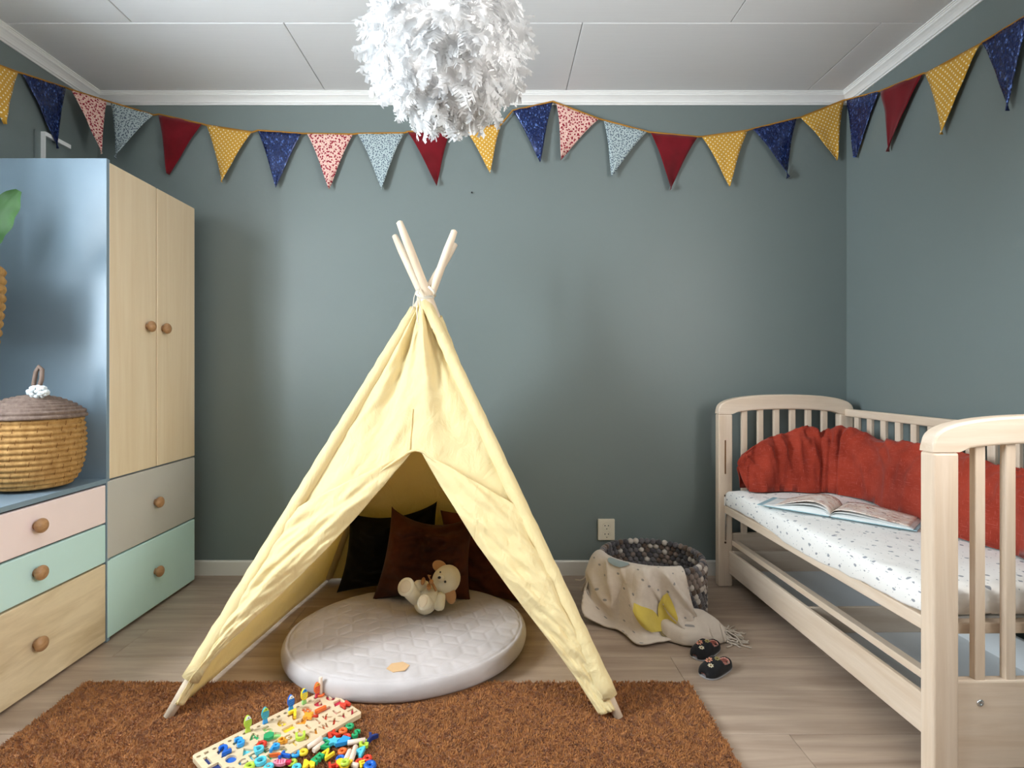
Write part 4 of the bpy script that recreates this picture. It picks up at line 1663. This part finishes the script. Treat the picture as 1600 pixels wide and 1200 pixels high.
patch_on('leaf_motif', leafshape((.86, .64), (.56, .72), .22), m_yel)
patch_on('leaf_motif', leafshape((.88, .62), (.62, .46), .20), m_yel, .0108)
patch_on('round_motif', [(.90 + .06 * math.sin(a), .66 + .07 * math.cos(a)) for a in np.arange(16) * PI / 8], m_olv, .0112)
patch_on('round_motif', [(.33 + .08 * math.sin(a), .30 + .10 * math.cos(a)) for a in np.arange(16) * PI / 8], m_sea, .0112)
# tail of the blanket lying on the floor towards the crib
TL_ = [(on_z(1020, 972, .03), .016, .030), (on_z(1048, 980, .03), .052, .044), (on_z(1075, 986, .03), .060, .045), (on_z(1100, 988, .02), .052, .036), (on_z(1122, 990, .015), .042, .022), (on_z(1131, 992, .012), .034, .014)]
cen = np.array([p for p, _, _ in TL_])


def tail(a, b):
    s = a * (len(TL_) - 1)
    i = min(int(s), len(TL_) - 2); u_ = s - i
    c = cen[i] * (1 - u_) + cen[i + 1] * u_
    w_ = TL_[i][1] * (1 - u_) + TL_[i + 1][1] * u_
    h = TL_[i][2] * (1 - u_) + TL_[i + 1][2] * u_
    tg = nrm((cen[i + 1] - cen[i]) * [1, 1, 0])
    sd = np.array([-tg[1], tg[0], 0])
    t_ = -.12 + 1.24 * b
    x = -math.cos(PI * t_) * w_ * 1.25
    z = max(0, math.sin(PI * min(1, max(0, t_)))) ** .8 * h * 2.0 * (1 + .28 * math.sin(b * 9 + a * 4))
    return np.array([c[0], c[1], .007]) + sd * x + np.array([0, 0, z + .004 * noise.noise((a * 5, b * 6, 2))])


V, F = surf(tail, 40, 40)
add('blanket_tail', (V, F), m_knit, bl, smooth=True, thick=.005, uv=np.array([(j / 40 * .22 + .5, i / 40 * .25) for i in range(40) for j in range(40)]))
fr = []


def strand(p, d, L, r=.0026):
    P = [p]
    for k in range(6):
        d = nrm(d + np.array([random.gauss(0, .35), random.gauss(0, .35), random.gauss(0, .12)]))
        q = P[-1] + d * L / 6
        q[2] = max(.004, q[2] - .006)
        P.append(q)
    fr.append(tube(P, r, 5))


for k in range(34):
    b = random.uniform(.05, .95)
    p = tail(1, b)
    strand(p, np.array([.85, -.30 + .5 * random.random(), 0]), random.uniform(.05, .10))
for k in range(16):
    p = tail(random.uniform(.55, .98), random.uniform(.80, .98))
    strand(p, np.array([.5, .75, -.1]), random.uniform(.03, .05))
for k in range(20):
    i, j = int((.45 + .5 * random.random()) * (nu - 1)), 0
    p = S[i, j].copy()
    d = np.array([-.15, -.1, -1.0])
    P = [p]
    for q in range(5):
        d = nrm(d + rng.normal(0, .18, 3))
        P.append(P[-1] + d * .015)
        P[-1][2] = max(P[-1][2], .005)
    fr.append(tube(P, .0026, 5))
add('fringe', join(fr), m_fringe, bl, smooth=True, kind='stuff')

# ------------------------------------------------------------------ slippers
m_sole = plain('pale_rubber_sole', srgb(170, 168, 170), .7, .3)
m_slip = fabric('black_felt', (.012, .011, .012), (.018, .017, .018), .9, 500, .1, .12, .3)
m_lining = fabric('pink_fleece_lining', srgb(218, 150, 132), srgb(236, 180, 164), .95, 300, .1, .3, .6)
m_pk = fabric('pink_felt', srgb(226, 152, 124), None, .9, 400, .06, .3, .3)
m_ol = fabric('olive_felt', srgb(150, 138, 84), None, .9, 400, .06, .3, .3)
m_cr = fabric('cream_felt', srgb(236, 222, 190), None, .9, 400, .06, .3, .3)
m_oc = plain('ochre_bead', srgb(150, 112, 52), .7, .3)


def slip_half(x):
    """half width of the slipper along its length (heel -.07, toe +.07)"""
    q = (x + .073) / .146
    return .0275 * (max(0, 1 - (2 * q - 1) ** 4)) ** .5 * (1 + .22 * math.sin((q - .35) * 2.6))


def slipper(label, heel, toe):
    heel, toe = np.array(heel), np.array(toe)
    c = (heel + toe) / 2
    d = toe - heel
    rz = math.atan2(d[1], d[0])
    s = thing('slipper', label, 'slipper', (c[0], c[1], 0), rz, 'pair of slippers')
    xs = np.linspace(-.0725, .0725, 34)
    out = [(x, slip_half(x) + .002) for x in xs] + [(x, -slip_half(x) - .002) for x in xs[::-1]]
    V, F = curve_mesh([out], .007, .002)
    add('sole', (V + np.array([0, 0, .0038]), F), m_sole, s, local=True)

    def shell(k, m, name):
        nx, nf = 34, 22
        V, F = [], []
        for i, x in enumerate(np.linspace(-.071, .071, nx)):
            q = (x + .073) / .146
            h = (.030 + .014 * math.exp(-((q - .52) / .16) ** 2)) * (max(0, 1 - abs(2 * q - 1) ** 5)) ** .5
            for j in range(nf):
                a = PI * j / (nf - 1)
                V.append((x * k, slip_half(x) * 1.02 * k * (1 if math.cos(a) >= 0 else -1) * abs(math.cos(a)) ** .75, .007 + h * k * math.sin(a) ** .85))
        for i in range(nx - 1):
            q = i / (nx - 1)
            for j in range(nf - 1):
                m_ = abs((j + .5) / (nf - 1) - .5) * 2
                op = .0 if q > .50 else .62 * min(1, max(0, (q - .06) / .10)) ** .5 * min(1, (.50 - q) / .06) ** .5
                if m_ < op: continue
                F.append((i * nf + j, (i + 1) * nf + j, (i + 1) * nf + j + 1, i * nf + j + 1))
        return add(name, (np.array(V), F), m, s, local=True, smooth=True, thick=.0028)
    shell(1, m_slip, 'upper')
    shell(.93, m_lining, 'lining')
    add('insole', (np.array([(x * .9, y * .9, .0095) for x, y in out]), [tuple(range(len(out)))]), m_lining, s, local=True)

    def top(x, y):
        q = (x + .073) / .146
        h = (.030 + .014 * math.exp(-((q - .52) / .16) ** 2)) * (max(0, 1 - abs(2 * q - 1) ** 5)) ** .5
        cs = min(1, abs(y) / (slip_half(x) * 1.02)) ** (1 / .75)
        return .007 + h * math.sqrt(max(0, 1 - cs * cs)) ** .85
    for fx, fy, r, m in ((.026, -.0105, .0125, m_pk), (.008, .0085, .0095, m_ol), (.043, .009, .0098, m_cr)):
        pet = []
        for k in range(7):
            a = 2 * PI * k / 7
            ux, uy = fx + r * .62 * math.cos(a), fy + r * .62 * math.sin(a)
            R = axes((0, 0, 1), (math.sin(a), math.cos(a), 0))
            c_, s_ = math.cos(a), math.sin(a)
            R = np.array([[c_, -s_, 0], [s_, c_, 0], [0, 0, 1]])
            pet.append(ell((ux, uy, top(ux, uy) + .0018), (r * .42, r * .24, .0016), R, 6, 8))
        fl = add('flower', join(pet), m, s, local=True, smooth=True)
        add('flower_centre', ell((fx, fy, top(fx, fy) + .0028), (r * .24, r * .24, .0018), nu=6, nv=8), m_oc, fl, local=True, smooth=True)
    return s


slipper('black felt child slipper with flowers, tucked under the blanket fringe', on_z(1132, 1006, 0), on_z(1073, 1037, 0))
slipper('black felt child slipper with flowers, the one nearer the rug', on_z(1148, 1036, 0), on_z(1089, 1064, 0))

# ------------------------------------------------------------------ red throw over the pillows in the crib
m_throw = fabric('rust_red_slub', srgb(140, 47, 31), srgb(164, 62, 43), .92, 600, .12, .10, .5, vs=9, streak=.8)
MT = .474
PATH = [(.085, 1.180), (.20, 1.186), (.33, 1.184), (.44, 1.170), (.530, 1.10), (.548, .96), (.545, .78), (.538, .58), (.530, .40), (.525, .24), (.52, .12)]
HGT = [.16, .228, .268, .272, .285, .265, .252, .262, .240, .225, .10]
WID = [.05, .07, .08, .085, .085, .058, .058, .08, .08, .08, .07]


def spl(A, q):
    A = np.asarray(A, float)
    k = len(A)
    s = q * (k - 1)
    i = min(int(s), k - 2); u_ = s - i
    p0, p1, p2, p3 = A[max(i - 1, 0)], A[i], A[i + 1], A[min(i + 2, k - 1)]
    return .5 * (2 * p1 + (p2 - p0) * u_ + (2 * p0 - 5 * p1 + 4 * p2 - p3) * u_ ** 2 + (3 * p1 - p0 - 3 * p2 + p3) * u_ ** 3)


def throw(a, b):
    c = spl(PATH, a)
    tg = nrm(spl(PATH, min(1, a + .01)) - spl(PATH, max(0, a - .01)))
    sd = np.array([tg[1], -tg[0]])                # towards the open side
    if sd @ np.array([-1, -1]) < 0: sd = -sd
    h, w_ = float(spl(HGT, a)), float(spl(WID, a))
    # b: 0 front hem on the mattress .. 1 back
    ang = PI * (b * 1.06 - .03)
    x = math.cos(ang)
    flare = (.016 + .014 * math.sin(a * 34)) * max(0, 1 - b * 5) ** 1.5
    off = w_ * (x * .75 if x > 0 else x * .52) + flare
    z = h * max(0, math.sin(min(PI, max(0, ang)))) ** .62
    k = math.sin(PI * min(1, b * 1.3)) ** .7
    fold = .022 * noise.noise((a * 11, b * 2.6, 1.5)) * k + .012 * noise.noise((a * 26 + b * 4, b * 5, 6)) * k + .005 * noise.noise((a * 60 + b * 9, b * 10, 2)) * k
    rd = 1 - abs(noise.noise((a * 14 + b * 2.5, b * 1.6 - a * 5, 9)))
    fold += (.026 * rd ** 5 - .008) * k
    rd = 1 - abs(noise.noise((a * 30 - b * 3, b * 2.4 + a * 6, 4)))
    fold += .012 * rd ** 6 * k
    # deep creases near the corner and gathers at the far end
    for ca, wd, dp in ((.335, .012, .030), (.30, .016, .022), (.385, .014, .026), (.12, .014, .022), (.17, .018, .015), (.055, .012, .016)):
        fold -= dp * math.exp(-((a - ca - .03 * (b - .3)) / wd) ** 2) * k
    fold += .012 * math.exp(-((a - .42) / .04) ** 2) * k
    p = c + sd * (off + fold * .8)
    zz = MT + z + fold * .7 * max(0, math.sin(ang)) + .004
    p[0] = min(p[0], .592)
    p[1] = min(p[1], CL - .052)
    return np.array([p[0], p[1], max(zz, MT + .004)])


th = thing('throw_blanket', 'rust red slub throw draped over bolsters along the back of the crib', 'blanket', (1.072, 1.345, MT), CRIB_RZ)
V, F = surf(throw, 170, 46)
add('throw_cloth', (V - np.array([0, 0, MT]), F), m_throw, th, local=True, smooth=True, thick=.004)
# the end of the bolster closed by gathered cloth
for e, s in ((0, -1), (1, 1)):
    R_ = [throw(e, b) for b in np.linspace(0, 1, 46)]
    c0 = np.mean(R_, axis=0)
    tg = spl(PATH, .02) - spl(PATH, 0) if e == 0 else spl(PATH, 1) - spl(PATH, .98)
    tg = nrm(np.r_[tg, 0]) * (-1 if e == 0 else 1)

    def endcap(a, b):
        p = throw(e, b)
        q = p * (1 - a) + c0 * a
        q = q + tg * (.022 * math.sin(PI / 2 * a) + .006 * math.sin(b * 30) * (1 - a) * a * 4)
        q[1] = min(q[1], CL - .05)
        return np.array([q[0], q[1], max(q[2], MT + .004) - MT])
    add('end_fold', surf(endcap, 10, 46), m_throw, th, local=True, smooth=True, thick=.003)

# ------------------------------------------------------------------ open picture book on the mattress
bp = [crib_w((0, 0, 0))]
SP0, SP1 = np.array([1.243, 2.043]), np.array([1.395, 2.193])
rzb = math.atan2(SP1[1] - SP0[1], SP1[0] - SP0[0]) - PI / 2
book = thing('open_book', 'open picture book with curling pages lying on the crib mattress', 'book', (SP0[0], SP0[1], .478), rzb)
t = NT('illustrated_page')
v = t.coord('UV')
n1 = t.noise(v, 3.2, 4, .6, 1.5)
n2 = t.noise(t.coord('UV', (3, 9, 1), rot=(0, 0, .5)), 1.6, 4, .6, 2.0)
n3 = t.noise(t.coord('UV', (1, 1, 1), rot=(0, 0, -.4)), 9, 6, .75, .8)
c = t.mix(t.ramp(n1, [(.40, 0.0), (.60, 1.0)]), srgb(240, 232, 224), srgb(232, 214, 198))
c = t.mix(t.ramp(n2, [(.58, 0.0), (.61, 1.0)]), c, srgb(160, 62, 36))
c = t.mix(t.math('MULTIPLY', t.ramp(n3, [(.56, 0.0), (.60, 1.0)]), t.ramp(n1, [(.54, 0.0), (.60, 1.0)])), c, srgb(92, 82, 76))
t.base(c, .5, .4)
m_page = t.m
m_paper = plain('page_edge', srgb(226, 228, 226), .8, .2)
m_cover = plain('pale_blue_book_cover', srgb(150, 190, 200), .4, .4)
PWd, PHt = .258, .180


def page(sgn, lift, base, seed, tipdrop):
    def f(a, b):                      # a: spine->outer, b: bottom->top
        x = PWd * a
        z = base + lift * math.sin(PI * min(1, a ** .6)) ** 1.0 * (1 - a * .25) + tipdrop * a
        if sgn > 0: z = base + lift * (math.sin(PI * a ** .5)) + tipdrop * a
        return np.array([sgn * x * (1 - .10 * lift / .03), PHt * b, z])
    return f


add('cover', join([box(-.262, -.004, -.003, PHt + .003, -.002, .0, .0005, 1), box(.004, .262, -.003, PHt + .003, -.002, .0, .0005, 1)]), m_cover, book, local=True, label='pale blue cover')
for sgn, lifts in ((-1, ((.042, .008, -.010), (.030, .005, -.007), (.018, .003, -.004))), (1, ((.022, .008, .001), (.014, .005, .000), (.008, .003, .000)))):
    for k, (lift, base, td) in enumerate(lifts):
        uv = np.array([(sgn * i / 19 + (3 if sgn > 0 else 0), j / 7 * .8) for i in range(20) for j in range(8)])
        add('page', surf(page(sgn, lift, base, k, td), 20, 8), m_page if k == 0 else m_paper, book, local=True, smooth=True, uv=uv, thick=.0008)
    # block of leaves under the top page
    def blk(a, b, lf=lifts[-1], sgn=sgn):
        p = page(sgn, lf[0], lf[1], 0, lf[2])(a, b)
        p[2] -= .0012
        return p
    Vt, Ft = surf(blk, 14, 4)
    Vb = Vt.copy(); Vb[:, 2] = .0002
    n = len(Vt)
    Fs = list(Ft) + [tuple(i + n for i in f)[::-1] for f in Ft]
    for i in range(13):
        for j in (0, 3):
            q = (i * 4 + j, (i + 1) * 4 + j, (i + 1) * 4 + j + n, i * 4 + j + n)
            Fs.append(q)
    for j in range(3):
        Fs.append((13 * 4 + j, 13 * 4 + j + 1, 13 * 4 + j + 1 + n, 13 * 4 + j + n))
    add('page_block', (np.vstack([Vt, Vb]), Fs), m_paper, book, local=True)
# ------------------------------------------------------------------ wooden number and letter puzzle on the rug
PUZ = {n: plain('paint_' + n, srgb(*c), .35, .5, var=.02) for n, c in dict(
    navy=(30, 50, 110), blue=(24, 96, 190), sky=(46, 150, 220), cyan=(84, 192, 214), teal=(60, 160, 170), green=(40, 158, 100), lime=(180, 206, 70), pale_green=(150, 206, 120),
    yellow=(240, 206, 50), amber=(232, 158, 50), orange=(226, 104, 44), red=(206, 58, 40), crimson=(196, 40, 70), pink=(232, 140, 160)).items()}
m_ply = wood('birch_plywood', srgb(208, 182, 146), srgb(222, 200, 166), (2, 26, 10), 1.0, .5, (.3, .7), .08, .3)
m_stick = wood('beech_stick', srgb(222, 198, 178), srgb(236, 216, 198), (20, 20, 20), 1.0, .5, (.3, .7), .08, .3)
A0 = on_z(299, 1181, .030); B0 = on_z(505, 1079, .030)
BRZ = math.atan2(B0[1] - A0[1], B0[0] - A0[0])
BL, BW = .392, .186
board = thing('puzzle_board', 'wooden puzzle board with number, shape and letter cut-outs on the rug', 'puzzle board', (A0[0], A0[1], .0185), BRZ)
bl_ang = BRZ


def board_w(x, y, z=0.0):
    c_, s_ = math.cos(BRZ), math.sin(BRZ)
    return np.array([A0[0] + c_ * x - s_ * y, A0[1] + s_ * x + c_ * y, .0185 + z])


GRAD = ['navy', 'blue', 'sky', 'cyan', 'green', 'pale_green', 'yellow', 'amber', 'orange', 'red', 'crimson', 'crimson']


def grad(x):
    return GRAD[min(len(GRAD) - 1, int(x / BL * len(GRAD)))]


def rrect(x0, x1, y0, y1, r, n=5):
    P = []
    for cx, cy, a0 in ((x1 - r, y1 - r, 0), (x0 + r, y1 - r, PI / 2), (x0 + r, y0 + r, PI), (x1 - r, y0 + r, 1.5 * PI)):
        for k in range(n + 1):
            a = a0 + PI / 2 * k / n
            P.append((cx + r * math.cos(a), cy + r * math.sin(a)))
    return np.array(P)


def heart(r):
    return np.array([(r * .062 * 16 * math.sin(a) ** 3, r * .062 * (13 * math.cos(a) - 5 * math.cos(2 * a) - 2 * math.cos(3 * a) - math.cos(4 * a))) for a in np.linspace(0, 2 * PI, 26)[:-1]])


def flower(r):
    return np.array([(r * (.78 + .22 * math.cos(4 * a)) * math.cos(a), r * (.78 + .22 * math.cos(4 * a)) * math.sin(a)) for a in np.linspace(0, 2 * PI, 32, endpoint=False)])


SHAPES = [rrect(-.012, .012, -.012, .012, .002), ring_poly(.0145, 20, .8), np.array([(-.014, -.011), (.014, -.011), (0, .014)]), star_poly(.0155, .007), ring_poly(.015, 6),
          rrect(-.015, .015, -.010, .010, .001), heart(.015), flower(.0165), rrect(-.016, .016, -.005, .005, .005), np.array([(-.017, -.010), (.009, -.010), (.017, .010), (-.009, .010)])]
holes, slots = [], []
pit = BL / 10
for k in range(10):
    x = pit * (k + .5)
    ch = '1234567890'[k]
    slots.append((x, -.051, [p * .036 for p in glyph(ch, .06)]))
    slots.append((x + .002, -.090, [SHAPES[k] * 1.12]))
    holes.append(ring_poly(.0045, 12, 1.25) + np.array([x - .009, -.018]))
    holes.append(np.array([(-.0055, -.005), (.0055, -.005), (.0055, .005), (-.0055, .005)]) + np.array([x + .010, -.018]))
for r, txt in ((-.124, 'ABCDEFGHIJKLM'), (-.158, 'NOPQRSTUVWXYZ')):
    for k, ch in enumerate(txt):
        x = BL / 13 * (k + .5)
        G_ = glyph(ch, .06)
        wd_ = np.vstack(G_)[:, 0].max() * 2
        slots.append((x, r, [p * .0245 * np.array([min(1, .0265 / .0245 / wd_), 1]) for p in G_]))
outer = rrect(0, BL, -BW, 0, .010)
MG = .004
TH_ = .0062
rows_y = [-MG, -.030, -.0715, -.1095, -.141, -BW + MG]
sheets = [curve_mesh([outer, np.array([(MG, -BW + MG), (BL - MG, -BW + MG), (BL - MG, -MG), (MG, -MG)])], TH_)]
allh = [(h.mean(0), [h]) for h in holes] + [(np.array([x, y]), [p + np.array([x, y]) for p in P]) for x, y, P in slots]
for r in range(5):
    yt, yb_ = rows_y[r], rows_y[r + 1]
    ncol = 10 if r < 3 else 13
    for k in range(ncol):
        xa_, xb_ = MG + (BL - 2 * MG) * k / ncol, MG + (BL - 2 * MG) * (k + 1) / ncol
        H = [P for c, P in allh if xa_ <= c[0] < xb_ and yb_ < c[1] <= yt]
        e = .0004
        lim = lambda p: np.stack([np.clip(p[:, 0], xa_ + e, xb_ - e), np.clip(p[:, 1], yb_ + e, yt - e)], 1)
        sheets.append(curve_mesh([np.array([(xa_, yb_), (xb_, yb_), (xb_, yt), (xa_, yt)])] + [lim(q) for P in H for q in P], TH_))
V, F = join(sheets)
add('top_sheet', (V + np.array([0, 0, .0062 + TH_ / 2]), F), m_ply, board, local=True)
V, F = curve_mesh([outer], .0062)
add('base_sheet', (V + np.array([0, 0, .0031]), F), m_ply, board, local=True)
for h in holes:
    c = h.mean(0)
    add('peg_hole', (np.array([(c[0] + dx, c[1] + dy, .0064) for dx, dy in ((-.007, -.007), (.007, -.007), (.007, .007), (-.007, .007))]), [(0, 1, 2, 3)]), m_dark, board, local=True)
for x, y, P in slots:
    A = np.vstack(P)
    lo, hi = A.min(0) - .001, A.max(0) + .001
    add('recess', (np.array([(x + a, y + b, .0064) for a, b in ((lo[0], lo[1]), (hi[0], lo[1]), (hi[0], hi[1]), (lo[0], hi[1]))]), [(0, 1, 2, 3)]), PUZ[grad(x)], board, local=True)


def piece(name, polys, thick, colour, p, rz, label, cat, group=None, tilt=0.0, taz=0.0):
    V, F = curve_mesh(polys, thick, min(.0009, thick * .15))
    V[:, 2] += thick / 2
    o = add(name, (V, F), PUZ[colour] if isinstance(colour, str) else colour, label=label, cat=cat, group=group)
    o.location = p
    o.rotation_euler = (tilt, taz, rz)
    return o


def letter(ch, colour, p, rz, label, size=.026, thick=.009, **k):
    kind = 'number' if ch.isdigit() else 'letter'
    return piece('puzzle_' + kind, [q * size for q in glyph(ch, .035)], thick, colour, p, rz, label, kind, 'loose puzzle pieces', **k)


# pieces lying in or on the board
on = .0135
for ch, col, x in (('2', 'blue', pit * 1.5), ('3', 'sky', pit * 2.5), ('7', 'yellow', pit * 6.5)):
    letter(ch, col, board_w(x + .003, -.050, on), BRZ - .1, '%s wooden number %s lying on its slot in the puzzle board' % (col if col != 'sky' else 'light blue', ch), .036, .009)
letter('M', 'red', board_w(BL / 13 * 12.5, -.122, on), BRZ, 'red wooden letter M at the far end of the puzzle board', .024)
letter('D', 'cyan', board_w(BL / 13 * 4.0, -.118, on), BRZ - .25, 'cyan wooden letter D lying on the puzzle board', .025)
letter('U', 'lime', board_w(BL / 13 * 7.2, -.152, on), BRZ - .5, 'lime wooden letter U at the edge of the puzzle board', .030)
letter('P', 'sky', on_z(430, 1171, .034), BRZ - .9, 'bright blue wooden letter P lying on the puzzle board', .028)
letter('J', 'orange', on_z(430, 1183, .034), BRZ + .9, 'orange wooden letter J at the near edge of the puzzle board', .028)
letter('T', 'blue', on_z(446, 1183, .031), BRZ + .5, 'dark blue wooden letter T leaning on the board edge', .027)
letter('O', 'cyan', on_z(407, 1192, .033), BRZ, 'pale cyan wooden letter O on the puzzle board', .028)
letter('Q', 'amber', board_w(BL / 13 * 5.85, -.132, on), BRZ, 'amber wooden letter Q on the middle of the puzzle board', .024)
piece('puzzle_shape', [ring_poly(.0145, 6)], .009, 'green', on_z(420, 1153, .034), BRZ, 'green hexagon block lying on the puzzle board', 'shape', 'loose puzzle pieces')
piece('puzzle_shape', [flower(.0165)], .009, 'amber', on_z(481.5, 1121, .034), BRZ, 'amber flower block on the far half of the puzzle board', 'shape', 'loose puzzle pieces')
piece('puzzle_shape', [rrect(-.018, .018, -.0055, .0055, .0054)], .009, 'orange', on_z(501, 1111, .033), BRZ - .05, 'orange rounded bar block on the puzzle board', 'shape', 'loose puzzle pieces')


# fish standing in the slots along the upper edge
def fish(x, body, face, stripe, label, lying=None):
    c = board_w(x, -.018, .0125) if lying is None else lying
    f = thing('fish_peg', label, 'fish', tuple(c), BRZ - .12 + (0 if lying is None else .9), 'fish pegs')
    P = []
    for a in np.linspace(0, 2 * PI, 22, endpoint=False):
        P.append((.0098 * math.sin(a) * (1 - .18 * math.cos(a)), .028 + .017 * math.cos(a)))
    tailp = np.array([(-.0045, .014), (-.0068, .0), (.0068, .0), (.0045, .014)])

    def up(polys, th, dy=0.0):
        V, F = curve_mesh(polys, th, .0006)
        if lying is not None: return V + np.array([0, -.022, .004 + dy]), F
        return np.stack([V[:, 0], -V[:, 2] - dy, V[:, 1]], 1), F
    add('body', up([np.array(P)], .0075), PUZ[body], f, local=True)
    add('tail', up([tailp], .0075), PUZ[stripe], f, local=True)
    hd = [q for q in P if q[1] > .034]
    add('face', up([np.array(sorted(hd, key=lambda q: math.atan2(q[1] - .039, q[0])))], .0008, .0042), PUZ[face] if isinstance(face, str) else face, f, local=True)
    add('eye', up([ring_poly(.0016, 10) + np.array([.001, .0395])], .0006, .0050), m_black, f, local=True)
    add('stripes', join([up([np.array([(-.0075 + k * .001, .030 - k * .006), (.0075 - k * .001, .033 - k * .006), (.0075 - k * .001, .0345 - k * .006), (-.0075 + k * .001, .0315 - k * .006)])], .0006, .0042) for k in range(3)]), PUZ[stripe], f, local=True)


fish(.137, 'lime', m_white, 'lime', 'lime green fish peg, nearest to the left end of the puzzle board')
fish(.186, 'teal', 'lime', 'sky', 'turquoise striped fish peg standing in the puzzle board')
fish(.263, 'blue', m_white, 'sky', 'dark blue fish peg standing in the puzzle board')
fish(.305, 'yellow', 'sky', 'pale_green', 'yellow fish peg with blue face standing in the puzzle board')
fish(.348, 'orange', 'amber', 'crimson', 'orange fish peg beside the upright wooden stick')
fish(0, 'pink', 'pink', 'crimson', 'pink checked fish lying at the near edge of the puzzle board', lying=on_z(441, 1194, .024))

HEX = 14


def ring(u, v, colour, label, R=.0125, r=.0042, z=.0235, tilt=(0, 0)):
    p = on_z(u, v, z)
    V, F = [], []
    n, k = 24, 8
    for i in range(n):
        a = 2 * PI * i / n
        for j in range(k):
            b = 2 * PI * j / k
            V.append(((R - r + r * math.cos(b)) * math.cos(a), (R - r + r * math.cos(b)) * math.sin(a), r * 1.15 * math.sin(b)))
    F = [(i * k + j, ((i + 1) % n) * k + j, ((i + 1) % n) * k + (j + 1) % k, i * k + (j + 1) % k) for i in range(n) for j in range(k)]
    o = add('counting_ring', (np.array(V), F), PUZ[colour], label=label, cat='ring', group='counting rings', smooth=True)
    o.location = p
    o.rotation_euler = (tilt[0], tilt[1], 0)
    return o


def stick(u0, v0, u1, v1, label, z=.026, z1=None, r=.0068):
    a, b = on_z(u0, v0, z), on_z(u1, v1, z1 or z)
    d = nrm(b - a)
    P = [a, a + d * .0012, b - d * .0012, b]
    solid('wooden_stick', tube(P, [r * .85, r, r, r * .85], 14), m_stick, tuple((a + b) / 2), label, 'stick', 'wooden puzzle sticks', smooth=True, flat_angle=.7)


pg = on_z(501, 1087, .031)
solid('wooden_stick', tube([pg, pg + [0, 0, .001], pg + [0, 0, .055], pg + [0, 0, .056]], [.0052, .0056, .0056, .0048], 14), m_stick, tuple(pg),
      'upright wooden stick at the far end of the puzzle board', 'stick', 'wooden puzzle sticks', smooth=True, flat_angle=.7)
o = ring(0, 700, 'orange', 'orange ring threaded on the upright wooden stick', .0125, .0034)
o.location = pg + np.array([0, 0, .0042])
ring(546.5, 1135, 'green', 'green ring, farthest of the scattered rings')
ring(536, 1142, 'orange', 'orange ring beside the red letter R', z=.024)
ring(541.5, 1151.5, 'red', 'red ring behind the light blue arrow block', z=.024)
ring(508, 1157, 'teal', 'teal ring half under the green letter Z', .0105)
ring(535, 1174, 'orange', 'orange ring on the rug above the blue ring')
ring(532, 1185.5, 'blue', 'blue ring left of the pair of crossed sticks')
ring(562, 1191, 'red', 'red ring left of the large blue ring')
ring(574, 1185, 'red', 'red ring above the large blue ring')
ring(578, 1196.5, 'blue', 'large blue ring at the right end of the scattered pieces', .0165, .006)
ring(474, 1175.5, 'yellow', 'yellow ring beside the near edge of the puzzle board')
ring(462, 1178, 'sky', 'light blue ring touching the yellow ring')
ring(456.5, 1191.5, 'lime', 'lime ring next to the pink fish')
ring(463.5, 1199, 'cyan', 'pale cyan ring below the lime ring')
ring(409, 1163, 'red', 'red ring lying on the middle of the puzzle board', .0135, z=.035)
ring(390, 1197, 'lime', 'lime ring lying on the left half of the puzzle board', .0135, z=.035)
ring(420, 1198, 'cyan', 'cyan ring at the bottom edge beside the pink fish', .0125, z=.030)
ring(539, 1191.5, 'lime', 'lime ring lying on the yellow block', .012, z=.036)
stick(481, 1168, 503, 1153, 'longer wooden stick leaning against the puzzle board', .027, .034)
stick(490, 1173, 505, 1161, 'short wooden stick in front of the longer one by the board')
stick(543, 1161, 571, 1156.5, 'wooden stick between the blue arrow block and the navy letter')
stick(540.5, 1187, 547, 1173, 'left wooden stick of the steep pair', .028)
stick(548.5, 1189, 556, 1166.5, 'right wooden stick of the steep pair', .028)
stick(550, 1195, 560, 1197, 'short stub of wooden stick at the bottom edge')
Z = .0205
letter('R', 'red', on_z(521, 1149, Z), .55, 'large red wooden letter R lying by the board edge', .036, .010)
letter('S', 'green', on_z(556.5, 1149, Z), -.2, 'green wooden letter S at the far right of the pieces', .029)
letter('Y', 'navy', on_z(579.5, 1157, Z), -.3, 'navy wooden letter Y at the right end of the long stick', .030, .012)
letter('Z', 'green', on_z(510.5, 1166, Z), -.1, 'green wooden letter Z beside the cyan star', .029)
letter('G', 'lime', on_z(568.5, 1165, Z), .1, 'lime wooden letter G above the cyan letter A', .028)
letter('A', 'cyan', on_z(563, 1178, Z), -.5, 'cyan wooden letter A right of the steep sticks', .034, .011)
letter('N', 'yellow', on_z(511, 1181.5, Z), -.6, 'yellow wooden letter N on the rug', .029)
letter('E', 'green', on_z(496.5, 1189, Z), -.45, 'green wooden letter E below the yellow letter N', .031, .011)
letter('M', 'yellow', on_z(483, 1197, Z), .2, 'yellow wooden letter M at the bottom edge of the pieces', .031)
letter('F', 'yellow', on_z(566, 1198, Z), .4, 'yellow wooden letter F beside the large blue ring', .024)
letter('H', 'red', on_z(521, 1199.5, Z), .4, 'red wooden letter H at the bottom edge below the yellow N', .027)
piece('puzzle_shape', [star_poly(.019, .0095)], .010, 'cyan', on_z(521.5, 1161.5, Z), .15, 'light blue star block beside the arrow block', 'shape', 'loose puzzle pieces')
piece('puzzle_shape', [np.array([(-.019, -.013), (.013, -.013), (.022, 0), (.004, .016)])], .011, 'sky', on_z(535, 1161, Z), .35, 'blue arrow shaped block at the end of the long stick', 'shape', 'loose puzzle pieces')
piece('puzzle_shape', [heart(.021)], .011, 'yellow', on_z(538, 1196.5, Z), .2, 'yellow heart block under the lime ring', 'shape', 'loose puzzle pieces')
